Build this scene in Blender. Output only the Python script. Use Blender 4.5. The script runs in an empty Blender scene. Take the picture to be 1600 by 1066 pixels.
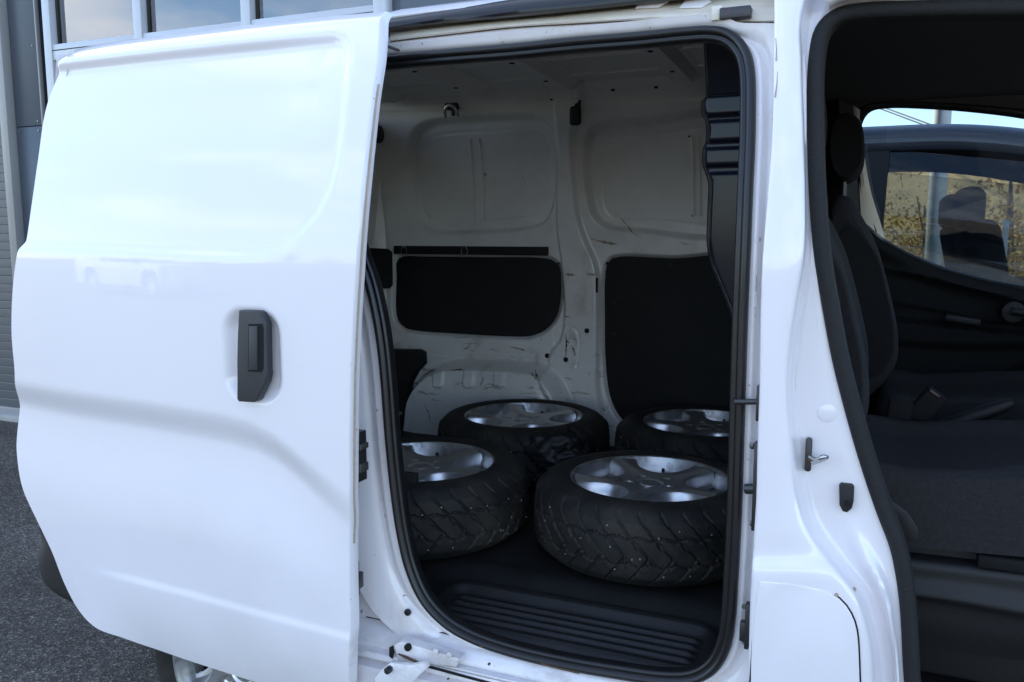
import bpy, bmesh, math, random
import numpy as np
from mathutils import Vector, Matrix, noise as mnoise

# ------------------------------------------------------------------ camera, sky, sun, exposure
SC = bpy.context.scene
COL = SC.collection
FPX, YAW, PITCH, CAMZ = 1291.0, math.radians(23.0), math.radians(7.5), 1.36
cam_data = bpy.data.cameras.new('camera')
cam = bpy.data.objects.new('camera', cam_data)
COL.objects.link(cam)
cam_data.sensor_width = 36.0
cam_data.lens = FPX / 1600.0 * 36.0
cam_data.clip_start, cam_data.clip_end = 0.05, 2000.0
cam.location = (0, 0, CAMZ)
cam.rotation_euler = (math.pi / 2 - PITCH, 0, YAW)
SC.camera = cam

SUN_EL, SUN_AZ = math.radians(36), math.radians(62)      # azimuth measured from +Y towards -X
sun_vec = Vector((-math.sin(SUN_AZ) * math.cos(SUN_EL), math.cos(SUN_AZ) * math.cos(SUN_EL), math.sin(SUN_EL)))
world = bpy.data.worlds.new('World')
SC.world = world
world.use_nodes = True
wn, wl = world.node_tree.nodes, world.node_tree.links
wn.clear()
w_out = wn.new('ShaderNodeOutputWorld')
w_bg = wn.new('ShaderNodeBackground')
w_sky = wn.new('ShaderNodeTexSky')
w_sky.sky_type = 'NISHITA'
w_sky.sun_disc = False
w_sky.sun_elevation = SUN_EL
w_sky.sun_rotation = -SUN_AZ
w_sky.air_density = 1.0
w_sky.dust_density = 0.45
w_sky.ozone_density = 3.0
w_bg.inputs['Strength'].default_value = 0.15
# thin broken clouds all over the dome
w_tc = wn.new('ShaderNodeTexCoord')
w_map = wn.new('ShaderNodeMapping'); w_map.inputs['Scale'].default_value = (1.6, 1.6, 4.5)
w_noise = wn.new('ShaderNodeTexNoise'); w_noise.inputs['Scale'].default_value = 1.7; w_noise.inputs['Detail'].default_value = 7
w_ramp = wn.new('ShaderNodeValToRGB')
w_ramp.color_ramp.elements[0].position = 0.50; w_ramp.color_ramp.elements[1].position = 0.74
w_mix = wn.new('ShaderNodeMixRGB'); w_mix.inputs['Color2'].default_value = (7.5, 7.3, 7.3, 1)
w_fac = wn.new('ShaderNodeMath'); w_fac.operation = 'MULTIPLY'; w_fac.inputs[1].default_value = 0.75
wl.new(w_tc.outputs['Generated'], w_map.inputs['Vector'])
wl.new(w_map.outputs['Vector'], w_noise.inputs['Vector'])
wl.new(w_noise.outputs['Fac'], w_ramp.inputs['Fac'])
wl.new(w_ramp.outputs['Color'], w_fac.inputs[0])
wl.new(w_fac.outputs[0], w_mix.inputs['Fac'])
wl.new(w_sky.outputs['Color'], w_mix.inputs['Color1'])
wl.new(w_mix.outputs['Color'], w_bg.inputs['Color'])
wl.new(w_bg.outputs['Background'], w_out.inputs['Surface'])
sun_data = bpy.data.lights.new('sun', 'SUN')
sun_data.energy, sun_data.angle, sun_data.color = 4.5, math.radians(0.53), (1.0, 0.93, 0.82)
sun = bpy.data.objects.new('sun', sun_data)
COL.objects.link(sun)
sun.rotation_euler = (-sun_vec).to_track_quat('-Z', 'Y').to_euler()
SC.view_settings.view_transform = 'Standard'
SC.view_settings.look = 'None'
SC.view_settings.gamma = 1.0
SC.view_settings.use_curve_mapping = False
SC.view_settings.exposure = 1.76
SC.render.engine = 'CYCLES'
SC.cycles.use_denoising = True
SC.cycles.max_bounces = 10
SC.cycles.diffuse_bounces = 6
SC.cycles.transparent_max_bounces = 12
random.seed(7)
rng = np.random.RandomState(5)

# ------------------------------------------------------------------ measuring helpers: sight lines onto real planes
def tum(z):                      # how far the van's sides lean in above the waistline
    return .55 * max(0.0, z - 1.28) ** 2
def ray(u, v):
    a, b = (u - 800) / FPX, -(v - 533) / FPX
    f = math.cos(PITCH) + b * math.sin(PITCH)
    up = -math.sin(PITCH) + b * math.cos(PITCH)
    return (a * math.cos(YAW) - f * math.sin(YAW), a * math.sin(YAW) + f * math.cos(YAW), up)
def hit(u, v, off, side=1):      # side 1: near body side, -1: far body side, 0: upright plane
    r = ray(u, v); t = off / r[1]
    for _ in range(30):
        t = (off + side * tum(CAMZ + r[2] * t)) / r[1]
    return (r[0] * t, r[1] * t, CAMZ + r[2] * t)
def hitz(u, v, z):
    r = ray(u, v); t = (z - CAMZ) / r[2]
    return (r[0] * t, r[1] * t, z)
def hitx(u, v, x):
    r = ray(u, v); t = x / r[0]
    return (x, r[1] * t, CAMZ + r[2] * t)

def catmull(P, n, closed=False):
    P = np.asarray(P, float)
    m = len(P)
    if closed:
        Q = np.vstack([P[-1], P, P[0], P[1]]); segs = m
    else:
        Q = np.vstack([2 * P[0] - P[1], P, 2 * P[-1] - P[-2]]); segs = m - 1
    out = []
    for i in range(segs):
        p0, p1, p2, p3 = Q[i], Q[i + 1], Q[i + 2], Q[i + 3]
        # centripetal knots keep uneven spacing from overshooting
        d1 = max(np.linalg.norm(p1 - p0), 1e-6) ** .5; d2 = max(np.linalg.norm(p2 - p1), 1e-6) ** .5; d3 = max(np.linalg.norm(p3 - p2), 1e-6) ** .5
        t0, t1 = 0, d1; t2 = t1 + d2; t3 = t2 + d3
        for k in range(12):
            t = t1 + (t2 - t1) * k / 12
            A1 = (t1 - t) / (t1 - t0) * p0 + (t - t0) / (t1 - t0) * p1
            A2 = (t2 - t) / (t2 - t1) * p1 + (t - t1) / (t2 - t1) * p2
            A3 = (t3 - t) / (t3 - t2) * p2 + (t - t2) / (t3 - t2) * p3
            B1 = (t2 - t) / (t2 - t0) * A1 + (t - t0) / (t2 - t0) * A2
            B2 = (t3 - t) / (t3 - t1) * A2 + (t - t1) / (t3 - t1) * A3
            out.append((t2 - t) / (t2 - t1) * B1 + (t - t1) / (t2 - t1) * B2)
    if not closed: out.append(P[-1])
    out = np.array(out)
    loop = np.vstack([out, out[:1]]) if closed else out
    s = np.concatenate([[0], np.cumsum(np.linalg.norm(np.diff(loop, axis=0), axis=1))])
    q = np.linspace(0, s[-1], n + 1)[:-1] if closed else np.linspace(0, s[-1], n)
    return np.stack([np.interp(q, s, loop[:, k]) for k in range(P.shape[1])], 1)

def sstep(a, b, x):
    t = np.clip((x - a) / (b - a), 0, 1)
    return t * t * (3 - 2 * t)
def poly_sdf(X, Z, poly):        # signed distance, negative inside
    poly = np.asarray(poly, float)
    d = np.full(X.shape, 1e9); ins = np.zeros(X.shape, bool)
    n = len(poly)
    for i in range(n):
        ax, az = poly[i]; bx, bz = poly[(i + 1) % n]
        ex, ez = bx - ax, bz - az
        wx, wz = X - ax, Z - az
        t = np.clip((wx * ex + wz * ez) / (ex * ex + ez * ez + 1e-12), 0, 1)
        d = np.minimum(d, (wx - ex * t) ** 2 + (wz - ez * t) ** 2)
        c = ((az > Z) != (bz > Z)) & (X < (bx - ax) * (Z - az) / (bz - az + 1e-12) + ax)
        ins ^= c
    d = np.sqrt(d)
    return np.where(ins, -d, d)
def rrect(x0, x1, z0, z1, r, n=6):
    out = []
    for cx, cz, a in ((x1 - r, z1 - r, 0), (x0 + r, z1 - r, 90), (x0 + r, z0 + r, 180), (x1 - r, z0 + r, 270)):
        for k in range(n + 1):
            t = math.radians(a + 90 * k / n)
            out.append((cx + r * math.cos(t), cz + r * math.sin(t)))
    return out
def line_dist(X, Z, pl):         # vertical distance below an open line given as z(x)
    pl = np.asarray(sorted(map(tuple, pl)), float)
    return np.interp(X, pl[:, 0], pl[:, 1]) - Z

# ------------------------------------------------------------------ mesh helpers
def link(name, me, mat=None, parent=None):
    o = bpy.data.objects.new(name, me)
    COL.objects.link(o)
    if mat is not None and me is not None: me.materials.append(mat)
    if parent is not None:
        o.parent = parent
        o.matrix_parent_inverse = Matrix.Translation(-Vector(WORLD_LOC.get(parent.name, (0, 0, 0))))
    return o
WORLD_LOC = {}
def smooth(me, ang=40):
    me.polygons.foreach_set('use_smooth', [True] * len(me.polygons))
    me.set_sharp_from_angle(angle=math.radians(ang))
def mesh(name, V, Fc, mat, parent=None, ang=40, sm=True):
    me = bpy.data.meshes.new(name)
    me.from_pydata([tuple(map(float, v)) for v in V], [], Fc)
    me.validate()
    if sm: smooth(me, ang)
    return link(name, me, mat, parent)
def grid(name, G, mat, parent=None, closed=False, flip=False, ang=40, mask=None, thick=0):
    G = np.asarray(G, float); n, m = G.shape[:2]
    V = G.reshape(-1, 3)
    Fc = []
    for i in range(n if closed else n - 1):
        i2 = (i + 1) % n
        for j in range(m - 1):
            if mask is not None and not mask[i, j]: continue
            q = (i * m + j, i2 * m + j, i2 * m + j + 1, i * m + j + 1)
            Fc.append(q[::-1] if flip else q)
    o = mesh(name, V, Fc, mat, parent, ang)
    if thick:
        md = o.modifiers.new('solid', 'SOLIDIFY'); md.thickness = thick; md.offset = -1
    return o
def loft(curves, n, sub=5):      # curves across, each resampled to n, smoothed between
    C = np.array([catmull(c, n) for c in curves])
    return np.array([catmull(C[:, i], (len(curves) - 1) * sub + 1) for i in range(n)])
def rloft(curves, n):            # straight between the curves
    C = np.array([catmull(c, n) for c in curves])
    return C.transpose(1, 0, 2)
def bm_obj(name, bm, mat, parent=None, ang=35, sm=True):
    me = bpy.data.meshes.new(name)
    bmesh.ops.recalc_face_normals(bm, faces=bm.faces)
    bm.to_mesh(me); bm.free()
    if sm: smooth(me, ang)
    return link(name, me, mat, parent)
def box(name, c, d, mat, parent=None, bev=.003, rot=None, seg=2, taper=None):
    bm = bmesh.new()
    bmesh.ops.create_cube(bm, size=1)
    for v in bm.verts:
        v.co = Vector((v.co.x * d[0], v.co.y * d[1], v.co.z * d[2]))
        if taper and v.co.z > 0: v.co.x *= taper; v.co.y *= taper
    if bev: bmesh.ops.bevel(bm, geom=bm.edges[:], offset=bev, segments=seg, profile=.5, affect='EDGES')
    M = Matrix.Translation(Vector(c)) @ (rot.to_matrix().to_4x4() if rot is not None else Matrix.Identity(4))
    bm.transform(M)
    return bm_obj(name, bm, mat, parent)
def prism(name, pts, vec, mat, parent=None, bev=0.0, seg=2, ang=35):   # closed outline (3-D points) pushed along vec
    bm = bmesh.new()
    vs = [bm.verts.new(p) for p in pts]
    f = bm.faces.new(vs)
    r = bmesh.ops.extrude_face_region(bm, geom=[f])
    for e in r['geom']:
        if isinstance(e, bmesh.types.BMVert): e.co += Vector(vec)
    if bev:
        ed = [e for e in bm.edges if abs((e.verts[0].co - e.verts[1].co).normalized().dot(Vector(vec).normalized())) < .5]
        bmesh.ops.bevel(bm, geom=ed, offset=bev, segments=seg, profile=.5, affect='EDGES', clamp_overlap=True)
    return bm_obj(name, bm, mat, parent, ang)
def cyl(name, a, b, r, mat, parent=None, n=20, r2=None, bev=0.0):
    a, b = Vector(a), Vector(b)
    bm = bmesh.new()
    bmesh.ops.create_cone(bm, segments=n, radius1=r, radius2=r if r2 is None else r2, depth=(b - a).length, cap_ends=True)
    if bev:
        bmesh.ops.bevel(bm, geom=[e for e in bm.edges if abs(e.verts[0].co.z - e.verts[1].co.z) < 1e-5], offset=bev, segments=2, profile=.5, affect='EDGES')
    bm.transform(Matrix.Translation((a + b) / 2) @ (b - a).to_track_quat('Z', 'Y').to_matrix().to_4x4())
    return bm_obj(name, bm, mat, parent)
def tube(name, path, r, mat, parent=None, n=8):
    P = [Vector(p) for p in path]; V = []; Fc = []
    for i, p in enumerate(P):
        t = (P[min(i + 1, len(P) - 1)] - P[max(i - 1, 0)]).normalized()
        q = t.to_track_quat('Z', 'Y')
        rr = r[i] if hasattr(r, '__len__') else r
        for k in range(n):
            a = 2 * math.pi * k / n
            V.append(p + q @ Vector((rr * math.cos(a), rr * math.sin(a), 0)))
    for i in range(len(P) - 1):
        for k in range(n):
            Fc.append((i * n + k, i * n + (k + 1) % n, (i + 1) * n + (k + 1) % n, (i + 1) * n + k))
    Fc.append(tuple(range(n))[::-1]); Fc.append(tuple(range((len(P) - 1) * n, len(P) * n)))
    return mesh(name, V, Fc, mat, parent, 50)
def sweep(name, path, prof, mat, parent=None, closed=True):    # profile (outward in the side plane, towards -Y)
    P = np.asarray(path, float); n = len(P)
    if closed: t = np.roll(P, -1, 0) - np.roll(P, 1, 0)
    else: t = np.gradient(P, axis=0)
    nx, nz = -t[:, 2], t[:, 0]
    L = np.sqrt(nx ** 2 + nz ** 2); nx, nz = nx / L, nz / L
    G = np.array([[P[i] + np.array([a * nx[i], -b, a * nz[i]]) for a, b in prof] for i in range(n)])
    return grid(name, G, mat, parent, closed=closed, ang=50)
def group_root(name, loc, label, cat, group=None):
    o = bpy.data.objects.new(name, None)
    COL.objects.link(o)
    o.location = loc
    o.empty_display_size = .1
    WORLD_LOC[o.name] = tuple(loc)
    o['label'] = label; o['category'] = cat
    if group: o['group'] = group
    return o
def tag(o, label, cat, group=None):
    o['label'] = label; o['category'] = cat
    if group: o['group'] = group
    return o
def copy_tree(o, parent=None):
    c = o.copy(); COL.objects.link(c)
    if parent is not None:
        c.parent = parent; c.matrix_parent_inverse = o.matrix_parent_inverse.copy()
    for ch in [x for x in bpy.data.objects if x.parent == o]:
        copy_tree(ch, c)
    return c

# ------------------------------------------------------------------ materials
def mat(name, col, rough=.5, metal=0, coat=0, spec=.5, var=0.0, vscale=8, bump=0.0, bscale=60, coat_rough=.03, rvar=0):
    m = bpy.data.materials.new(name); m.use_nodes = True
    nt = m.node_tree; b = nt.nodes['Principled BSDF']
    b.inputs['Base Color'].default_value = (*col, 1)
    b.inputs['Roughness'].default_value = rough
    b.inputs['Metallic'].default_value = metal
    b.inputs['Specular IOR Level'].default_value = spec
    b.inputs['Coat Weight'].default_value = coat
    b.inputs['Coat Roughness'].default_value = coat_rough
    tc = nt.nodes.new('ShaderNodeTexCoord')
    if var or rvar:
        nz = nt.nodes.new('ShaderNodeTexNoise'); nz.inputs['Scale'].default_value = vscale; nz.inputs['Detail'].default_value = 6
        nt.links.new(tc.outputs['Object'], nz.inputs['Vector'])
        if var:
            mx = nt.nodes.new('ShaderNodeMixRGB')
            mx.inputs['Color1'].default_value = (*[c * (1 - var) for c in col], 1)
            mx.inputs['Color2'].default_value = (*[min(1, c * (1 + var)) for c in col], 1)
            nt.links.new(nz.outputs['Fac'], mx.inputs['Fac'])
            nt.links.new(mx.outputs['Color'], b.inputs['Base Color'])
        if rvar:
            mr = nt.nodes.new('ShaderNodeMapRange')
            mr.inputs['To Min'].default_value = rough - rvar; mr.inputs['To Max'].default_value = rough + rvar
            nt.links.new(nz.outputs['Fac'], mr.inputs['Value']); nt.links.new(mr.outputs[0], b.inputs['Roughness'])
    if bump:
        nb = nt.nodes.new('ShaderNodeTexNoise'); nb.inputs['Scale'].default_value = bscale; nb.inputs['Detail'].default_value = 4
        bp = nt.nodes.new('ShaderNodeBump'); bp.inputs['Strength'].default_value = bump; bp.inputs['Distance'].default_value = .004
        nt.links.new(tc.outputs['Object'], nb.inputs['Vector']); nt.links.new(nb.outputs['Fac'], bp.inputs['Height']); nt.links.new(bp.outputs['Normal'], b.inputs['Normal'])
    return m
def stain(m, col, scale, lo, hi, stretch=(1, 1, 1), amount=.8, rough=None, seed=0, zlim=None):   # irregular marks over a material
    nt = m.node_tree; b = nt.nodes['Principled BSDF']
    tc = nt.nodes.new('ShaderNodeTexCoord'); mp = nt.nodes.new('ShaderNodeMapping')
    mp.inputs['Scale'].default_value = stretch; mp.inputs['Location'].default_value = (seed, seed * 1.7, seed * .3)
    nz = nt.nodes.new('ShaderNodeTexNoise'); nz.inputs['Scale'].default_value = scale; nz.inputs['Detail'].default_value = 8; nz.inputs['Roughness'].default_value = .65
    rp = nt.nodes.new('ShaderNodeValToRGB'); rp.color_ramp.elements[0].position = lo; rp.color_ramp.elements[1].position = hi
    rp.color_ramp.elements[1].color = (amount,) * 3 + (1,)
    mx = nt.nodes.new('ShaderNodeMixRGB'); mx.inputs['Color2'].default_value = (*col, 1)
    nt.links.new(tc.outputs['Object'], mp.inputs['Vector']); nt.links.new(mp.outputs['Vector'], nz.inputs['Vector'])
    nt.links.new(nz.outputs['Fac'], rp.inputs['Fac']); fac = rp.outputs['Color']
    if zlim:
        sx = nt.nodes.new('ShaderNodeSeparateXYZ'); nt.links.new(tc.outputs['Object'], sx.inputs[0])
        zr_ = nt.nodes.new('ShaderNodeMapRange'); zr_.inputs['From Min'].default_value = zlim[1]; zr_.inputs['From Max'].default_value = zlim[0]
        nt.links.new(sx.outputs['Z'], zr_.inputs['Value'])
        mu = nt.nodes.new('ShaderNodeMath'); mu.operation = 'MULTIPLY'
        nt.links.new(fac, mu.inputs[0]); nt.links.new(zr_.outputs[0], mu.inputs[1]); fac = mu.outputs[0]
    nt.links.new(fac, mx.inputs['Fac'])
    old = b.inputs['Base Color'].links
    if old: nt.links.new(old[0].from_socket, mx.inputs['Color1'])
    else: mx.inputs['Color1'].default_value = b.inputs['Base Color'].default_value
    nt.links.new(mx.outputs['Color'], b.inputs['Base Color'])
    return m
M = {}
M['paint'] = stain(mat('white_paint', (.825, .785, .80), .35, coat=1.0, var=.02, vscale=3, coat_rough=.015, bump=.012, bscale=140), (.50, .47, .42), 3.5, .45, .8, (1, 1, 1), .32, seed=8, zlim=(.35, .95))
M['jamb'] = stain(mat('jamb_paint', (.80, .765, .775), .32, coat=.8, var=.03, vscale=5, coat_rough=.06), (.45, .39, .31), 9, .52, .75, (1, 1, .35), .45)
stain(M['jamb'], (.12, .07, .04), 45, .655, .69, (1, 1, 1), .85, seed=3)
stain(M['jamb'], (.30, .25, .19), 16, .50, .66, (.5, 1, 1), .7, seed=11, zlim=(.42, .56))
M['cargo'] = stain(mat('cargo_wall_paint', (.74, .725, .69), .30, coat=.5, var=.05, vscale=4, coat_rough=.1), (.24, .17, .11), 6.0, .54, .70, (1.6, 1, .8), .65, zlim=(.9, 1.5))
stain(M['cargo'], (.36, .33, .28), 2.6, .46, .75, (1, 1, 1.4), .38, seed=5)
stain(M['cargo'], (.09, .06, .04), 17, .615, .64, (.45, 1, 2.4), .5, seed=9, zlim=(.8, 1.15))
stain(M['cargo'], (.10, .08, .06), 30, .685, .70, (2.2, 1, .6), .7, seed=14)
M['ceil'] = mat('roof_inner_paint', (.72, .71, .68), .45, var=.08, vscale=3)
M['cream'] = stain(mat('rail_paint', (.72, .66, .56), .38, coat=.4, var=.06, vscale=4, coat_rough=.15), (.42, .30, .18), 5, .5, .8, (.6, 1, 3), .6)
M['steel'] = mat('bare_steel', (.55, .55, .55), .25, 1, var=.1, vscale=40)
M['dark_steel'] = stain(mat('latch_steel', (.06, .06, .065), .4, .7), (.2, .09, .04), 40, .6, .7)
M['bolt'] = stain(mat('bolt_steel', (.3, .29, .28), .4, .9), (.25, .11, .05), 50, .5, .62)
M['seal'] = mat('seal_rubber', (.008, .008, .009), .38, var=.2, vscale=20, rvar=.1)
M['strip'] = mat('rubber_strip', (.012, .0125, .014), .3, var=.2, vscale=15)
M['trimseal'] = mat('fabric_seal', (.008, .0078, .008), .75, bump=.5, bscale=300)
M['board'] = mat('black_board', (.0016, .0016, .0018), .75, var=.3, vscale=30, bump=.2, bscale=200)
M['mat'] = mat('rubber_mat', (.0035, .0035, .0038), .6, var=.25, vscale=12, bump=.35, bscale=350, rvar=.1)
stain(M['mat'], (.022, .019, .016), 7, .5, .78, (1, 1, 1), .4, seed=21)
stain(M['board'], (.006, .0056, .005), 11, .5, .7, (1, 1, 2), .7, seed=23)
M['abs'] = mat('black_gloss_plastic', (.008, .010, .016), .16, spec=.25, var=.1, vscale=6, bump=.04, bscale=12)
M['plastic'] = mat('black_plastic', (.007, .007, .0075), .6, bump=.3, bscale=500, var=.15)
M['handle'] = mat('handle_plastic', (.03, .031, .034), .45, bump=.2, bscale=700)
M['fabric'] = mat('seat_fabric', (.026, .0252, .0262), .95, spec=.15, bump=.7, bscale=300, var=.4, vscale=120)
M['fabric2'] = mat('seat_fabric_bolster', (.0135, .0132, .0138), .95, spec=.15, bump=.7, bscale=300, var=.4, vscale=120)
M['headliner'] = mat('headliner', (.085, .083, .08), .95, spec=.1, bump=.3, bscale=200)
M['card'] = mat('door_card', (.006, .006, .0065), .8, spec=.25, bump=.35, bscale=380, var=.12)
M['carpet'] = mat('carpet', (.014, .014, .016), .98, spec=.05, bump=.8, bscale=300)
M['rubber'] = stain(mat('tyre_rubber', (.0055, .0052, .0048), .72, var=.25, vscale=14, bump=.25, bscale=160), (.050, .040, .030), 9, .46, .74, (1, 1, 1), .65)
M['alloy'] = stain(mat('alloy_paint', (.58, .58, .585), .31, .86, var=.18, vscale=9, rvar=.08), (.13, .11, .09), 22, .58, .70, (1, 1, 1), .7)
M['barrel'] = stain(mat('alloy_barrel', (.46, .46, .465), .36, .8, var=.18, vscale=12), (.07, .06, .05), 18, .5, .7)
M['well'] = mat('rim_well_shade', (.03, .027, .024), .7, .3)  # dark colour stands in for the shade deep inside the rim
M['stud'] = mat('stud_metal', (.65, .64, .6), .35, .8)
M['bag'] = mat('bin_liner', (.006, .006, .007), .58, bump=.2, bscale=25)
def asphalt_mat():
    m = mat('asphalt', (.1, .1, .1), .9, spec=.25)
    nt = m.node_tree; b = nt.nodes['Principled BSDF']; L_ = nt.links.new
    tc = nt.nodes.new('ShaderNodeTexCoord')
    vo = nt.nodes.new('ShaderNodeTexVoronoi'); vo.inputs['Scale'].default_value = 165
    vo2 = nt.nodes.new('ShaderNodeTexVoronoi'); vo2.inputs['Scale'].default_value = 70
    nz = nt.nodes.new('ShaderNodeTexNoise'); nz.inputs['Scale'].default_value = 1.3; nz.inputs['Detail'].default_value = 8
    for n in (vo, vo2, nz): L_(tc.outputs['Object'], n.inputs['Vector'])
    sp = nt.nodes.new('ShaderNodeSeparateColor'); L_(vo.outputs['Color'], sp.inputs[0])
    rp = nt.nodes.new('ShaderNodeValToRGB'); cr = rp.color_ramp
    cr.elements[0].color = (.046, .041, .035, 1); cr.elements[1].color = (.25, .225, .195, 1); cr.elements[1].position = 1
    e = cr.elements.new(.55); e.color = (.074, .066, .056, 1); e = cr.elements.new(.84); e.color = (.122, .110, .096, 1)
    L_(sp.outputs[0], rp.inputs['Fac'])
    sp2 = nt.nodes.new('ShaderNodeSeparateColor'); L_(vo2.outputs['Color'], sp2.inputs[0])
    m1 = nt.nodes.new('ShaderNodeMapRange'); m1.inputs['To Min'].default_value = .75; m1.inputs['To Max'].default_value = 1.3; L_(sp2.outputs[1], m1.inputs['Value'])
    m2 = nt.nodes.new('ShaderNodeMapRange'); m2.inputs['From Min'].default_value = .35; m2.inputs['From Max'].default_value = .65; m2.inputs['To Min'].default_value = .72; m2.inputs['To Max'].default_value = 1.2; L_(nz.outputs['Fac'], m2.inputs['Value'])
    mu = nt.nodes.new('ShaderNodeMath'); mu.operation = 'MULTIPLY'; L_(m1.outputs[0], mu.inputs[0]); L_(m2.outputs[0], mu.inputs[1])
    mv = nt.nodes.new('ShaderNodeVectorMath'); mv.operation = 'SCALE'; L_(rp.outputs['Color'], mv.inputs[0]); L_(mu.outputs[0], mv.inputs['Scale'])
    L_(mv.outputs[0], b.inputs['Base Color'])
    bp = nt.nodes.new('ShaderNodeBump'); bp.inputs['Strength'].default_value = .9; bp.inputs['Distance'].default_value = .004
    L_(vo.outputs['Distance'], bp.inputs['Height']); L_(bp.outputs['Normal'], b.inputs['Normal'])
    return m
M['asphalt'] = asphalt_mat()
M['clad'] = mat('blue_grey_cladding', (.062, .078, .10), .4, .2, var=.05, vscale=2)
M['frame'] = mat('window_frame', (.50, .51, .53), .4, .3, var=.03)
M['shutter'] = mat('shutter_slats', (.105, .112, .12), .42, .35, var=.06, vscale=5)
M['guide'] = mat('shutter_guide', (.30, .29, .28), .45, .3)
M['concrete'] = mat('concrete', (.38, .37, .35), .9, var=.15, vscale=12, bump=.3)
M['grass'] = mat('grass', (.40, .27, .12), .95, var=.5, vscale=1.2, spec=.1)
M['leaf'] = mat('autumn_leaf', (.50, .31, .07), .7, var=.5, vscale=1.0, spec=.2)
M['leaf2'] = mat('green_leaf', (.07, .09, .025), .7, var=.5, vscale=1.0, spec=.2)
M['bark'] = mat('bark', (.10, .075, .055), .9, var=.3, bump=.5)
M['galv'] = mat('galvanised', (.5, .51, .52), .45, .7)
M['greycar'] = mat('grey_car_paint', (.045, .05, .06), .3, .3, coat=1)
M['whitecar'] = mat('white_car_paint', (.78, .79, .80), .3, coat=1)
M['lens'] = mat('lamp_lens', (.75, .76, .78), .1, coat=1)
M['room'] = mat('workshop_wall', (.14, .14, .15), .9)
M['sticker'] = stain(mat('sticker', (.66, .62, .60), .5), (.25, .24, .24), 120, .55, .6, (1, 1, .4))
M['red'] = mat('buckle_red', (.035, .006, .005), .4)
M['rust'] = mat('seam_sealant', (.42, .33, .25), .8, var=.3, vscale=80)
M['scuff'] = mat('rust_scuff', (.10, .055, .03), .85, var=.5, vscale=60)
M['smear'] = mat('grime_smear', (.33, .26, .18), .7, var=.3, vscale=40)
M['hole'] = mat('dark_hole', (.004, .004, .004), .9)
M['wire'] = mat('power_cable', (.02, .02, .02), .7)
def glass_mat(name, tint, rough=0.0, ior=1.62):
    m = bpy.data.materials.new(name); m.use_nodes = True
    nt = m.node_tree; nt.nodes.clear()
    o = nt.nodes.new('ShaderNodeOutputMaterial'); mix = nt.nodes.new('ShaderNodeMixShader')
    tr = nt.nodes.new('ShaderNodeBsdfTransparent'); tr.inputs['Color'].default_value = (*tint, 1)
    gl = nt.nodes.new('ShaderNodeBsdfGlossy'); gl.inputs['Roughness'].default_value = rough; gl.inputs['Color'].default_value = (1, 1, 1, 1)
    fr = nt.nodes.new('ShaderNodeFresnel'); fr.inputs['IOR'].default_value = ior
    nt.links.new(fr.outputs[0], mix.inputs['Fac']); nt.links.new(tr.outputs[0], mix.inputs[1]); nt.links.new(gl.outputs[0], mix.inputs[2])
    nt.links.new(mix.outputs[0], o.inputs['Surface'])
    return m
M['glass'] = glass_mat('tinted_glass', (.78, .82, .82))
M['winglass'] = glass_mat('window_glass', (.40, .43, .46), ior=2.6)
M['carglass'] = glass_mat('cab_glass', (.40, .44, .46))
M['lamp'] = bpy.data.materials.new('fluorescent_tube'); M['lamp'].use_nodes = True
M['lamp'].node_tree.nodes['Principled BSDF'].inputs['Emission Color'].default_value = (1, .97, .92, 1)
M['lamp'].node_tree.nodes['Principled BSDF'].inputs['Emission Strength'].default_value = 4.0

# ------------------------------------------------------------------ ground
def structure(o): o['kind'] = 'structure'; return o
structure(mesh('ground', [(-400, -400, 0), (400, -400, 0), (400, 400, 0), (-400, 400, 0)], [(0, 1, 2, 3)], M['asphalt'], sm=False))

# ------------------------------------------------------------------ workshop building behind the van's tail
BY = 4.02
bld = group_root('workshop_building', (-6, BY, 0), 'grey workshop building with glazed bay and roller shutter behind the van', 'building')
def bpt(u, v, y=BY): return hit(u, v, y, 0)
xs_sh, xg0, xg1 = bpt(0, 300)[0], bpt(17, 300)[0], bpt(28, 300)[0]
xc1 = bpt(70, 300)[0]
xf0 = bpt(76, 120)[0]
RIGHT = -2.45
# roller shutter: each slat its own piece
sh = box('roller_shutter', (xg0 - 1.8, BY + .10, 1.9), (3.6, .02, 3.8), M['shutter'], bld, .002)
zz = .06
bm = bmesh.new()
sl_prof = [(0, .0), (-.0014, .003), (-.002, .030), (-.0014, .056), (0, .0595)]
me = None
for k in range(62):
    z0 = .07 + k * .061
    Gs = np.array([[(x, BY + .088 + y, z0 + z) for y, z in sl_prof] for x in (xg0 - 3.55, xg0 + .02)])
    if k == 0:
        o = grid('slat', Gs, M['shutter'], sh, ang=4); me = o.data; z_first = z0
    else:
        o = bpy.data.objects.new('slat', me); COL.objects.link(o); o.parent = sh; o.location = (0, 0, z0 - z_first)
box('shutter_bottom_bar', (xg0 - 1.77, BY + .085, .045), (3.55, .035, .05), M['guide'], bld, .004)
box('shutter_guide', ((xg0 + xg1) / 2, BY + .03, 2.4), (xg1 - xg0, .14, 4.8), M['guide'], bld, .004)
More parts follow.
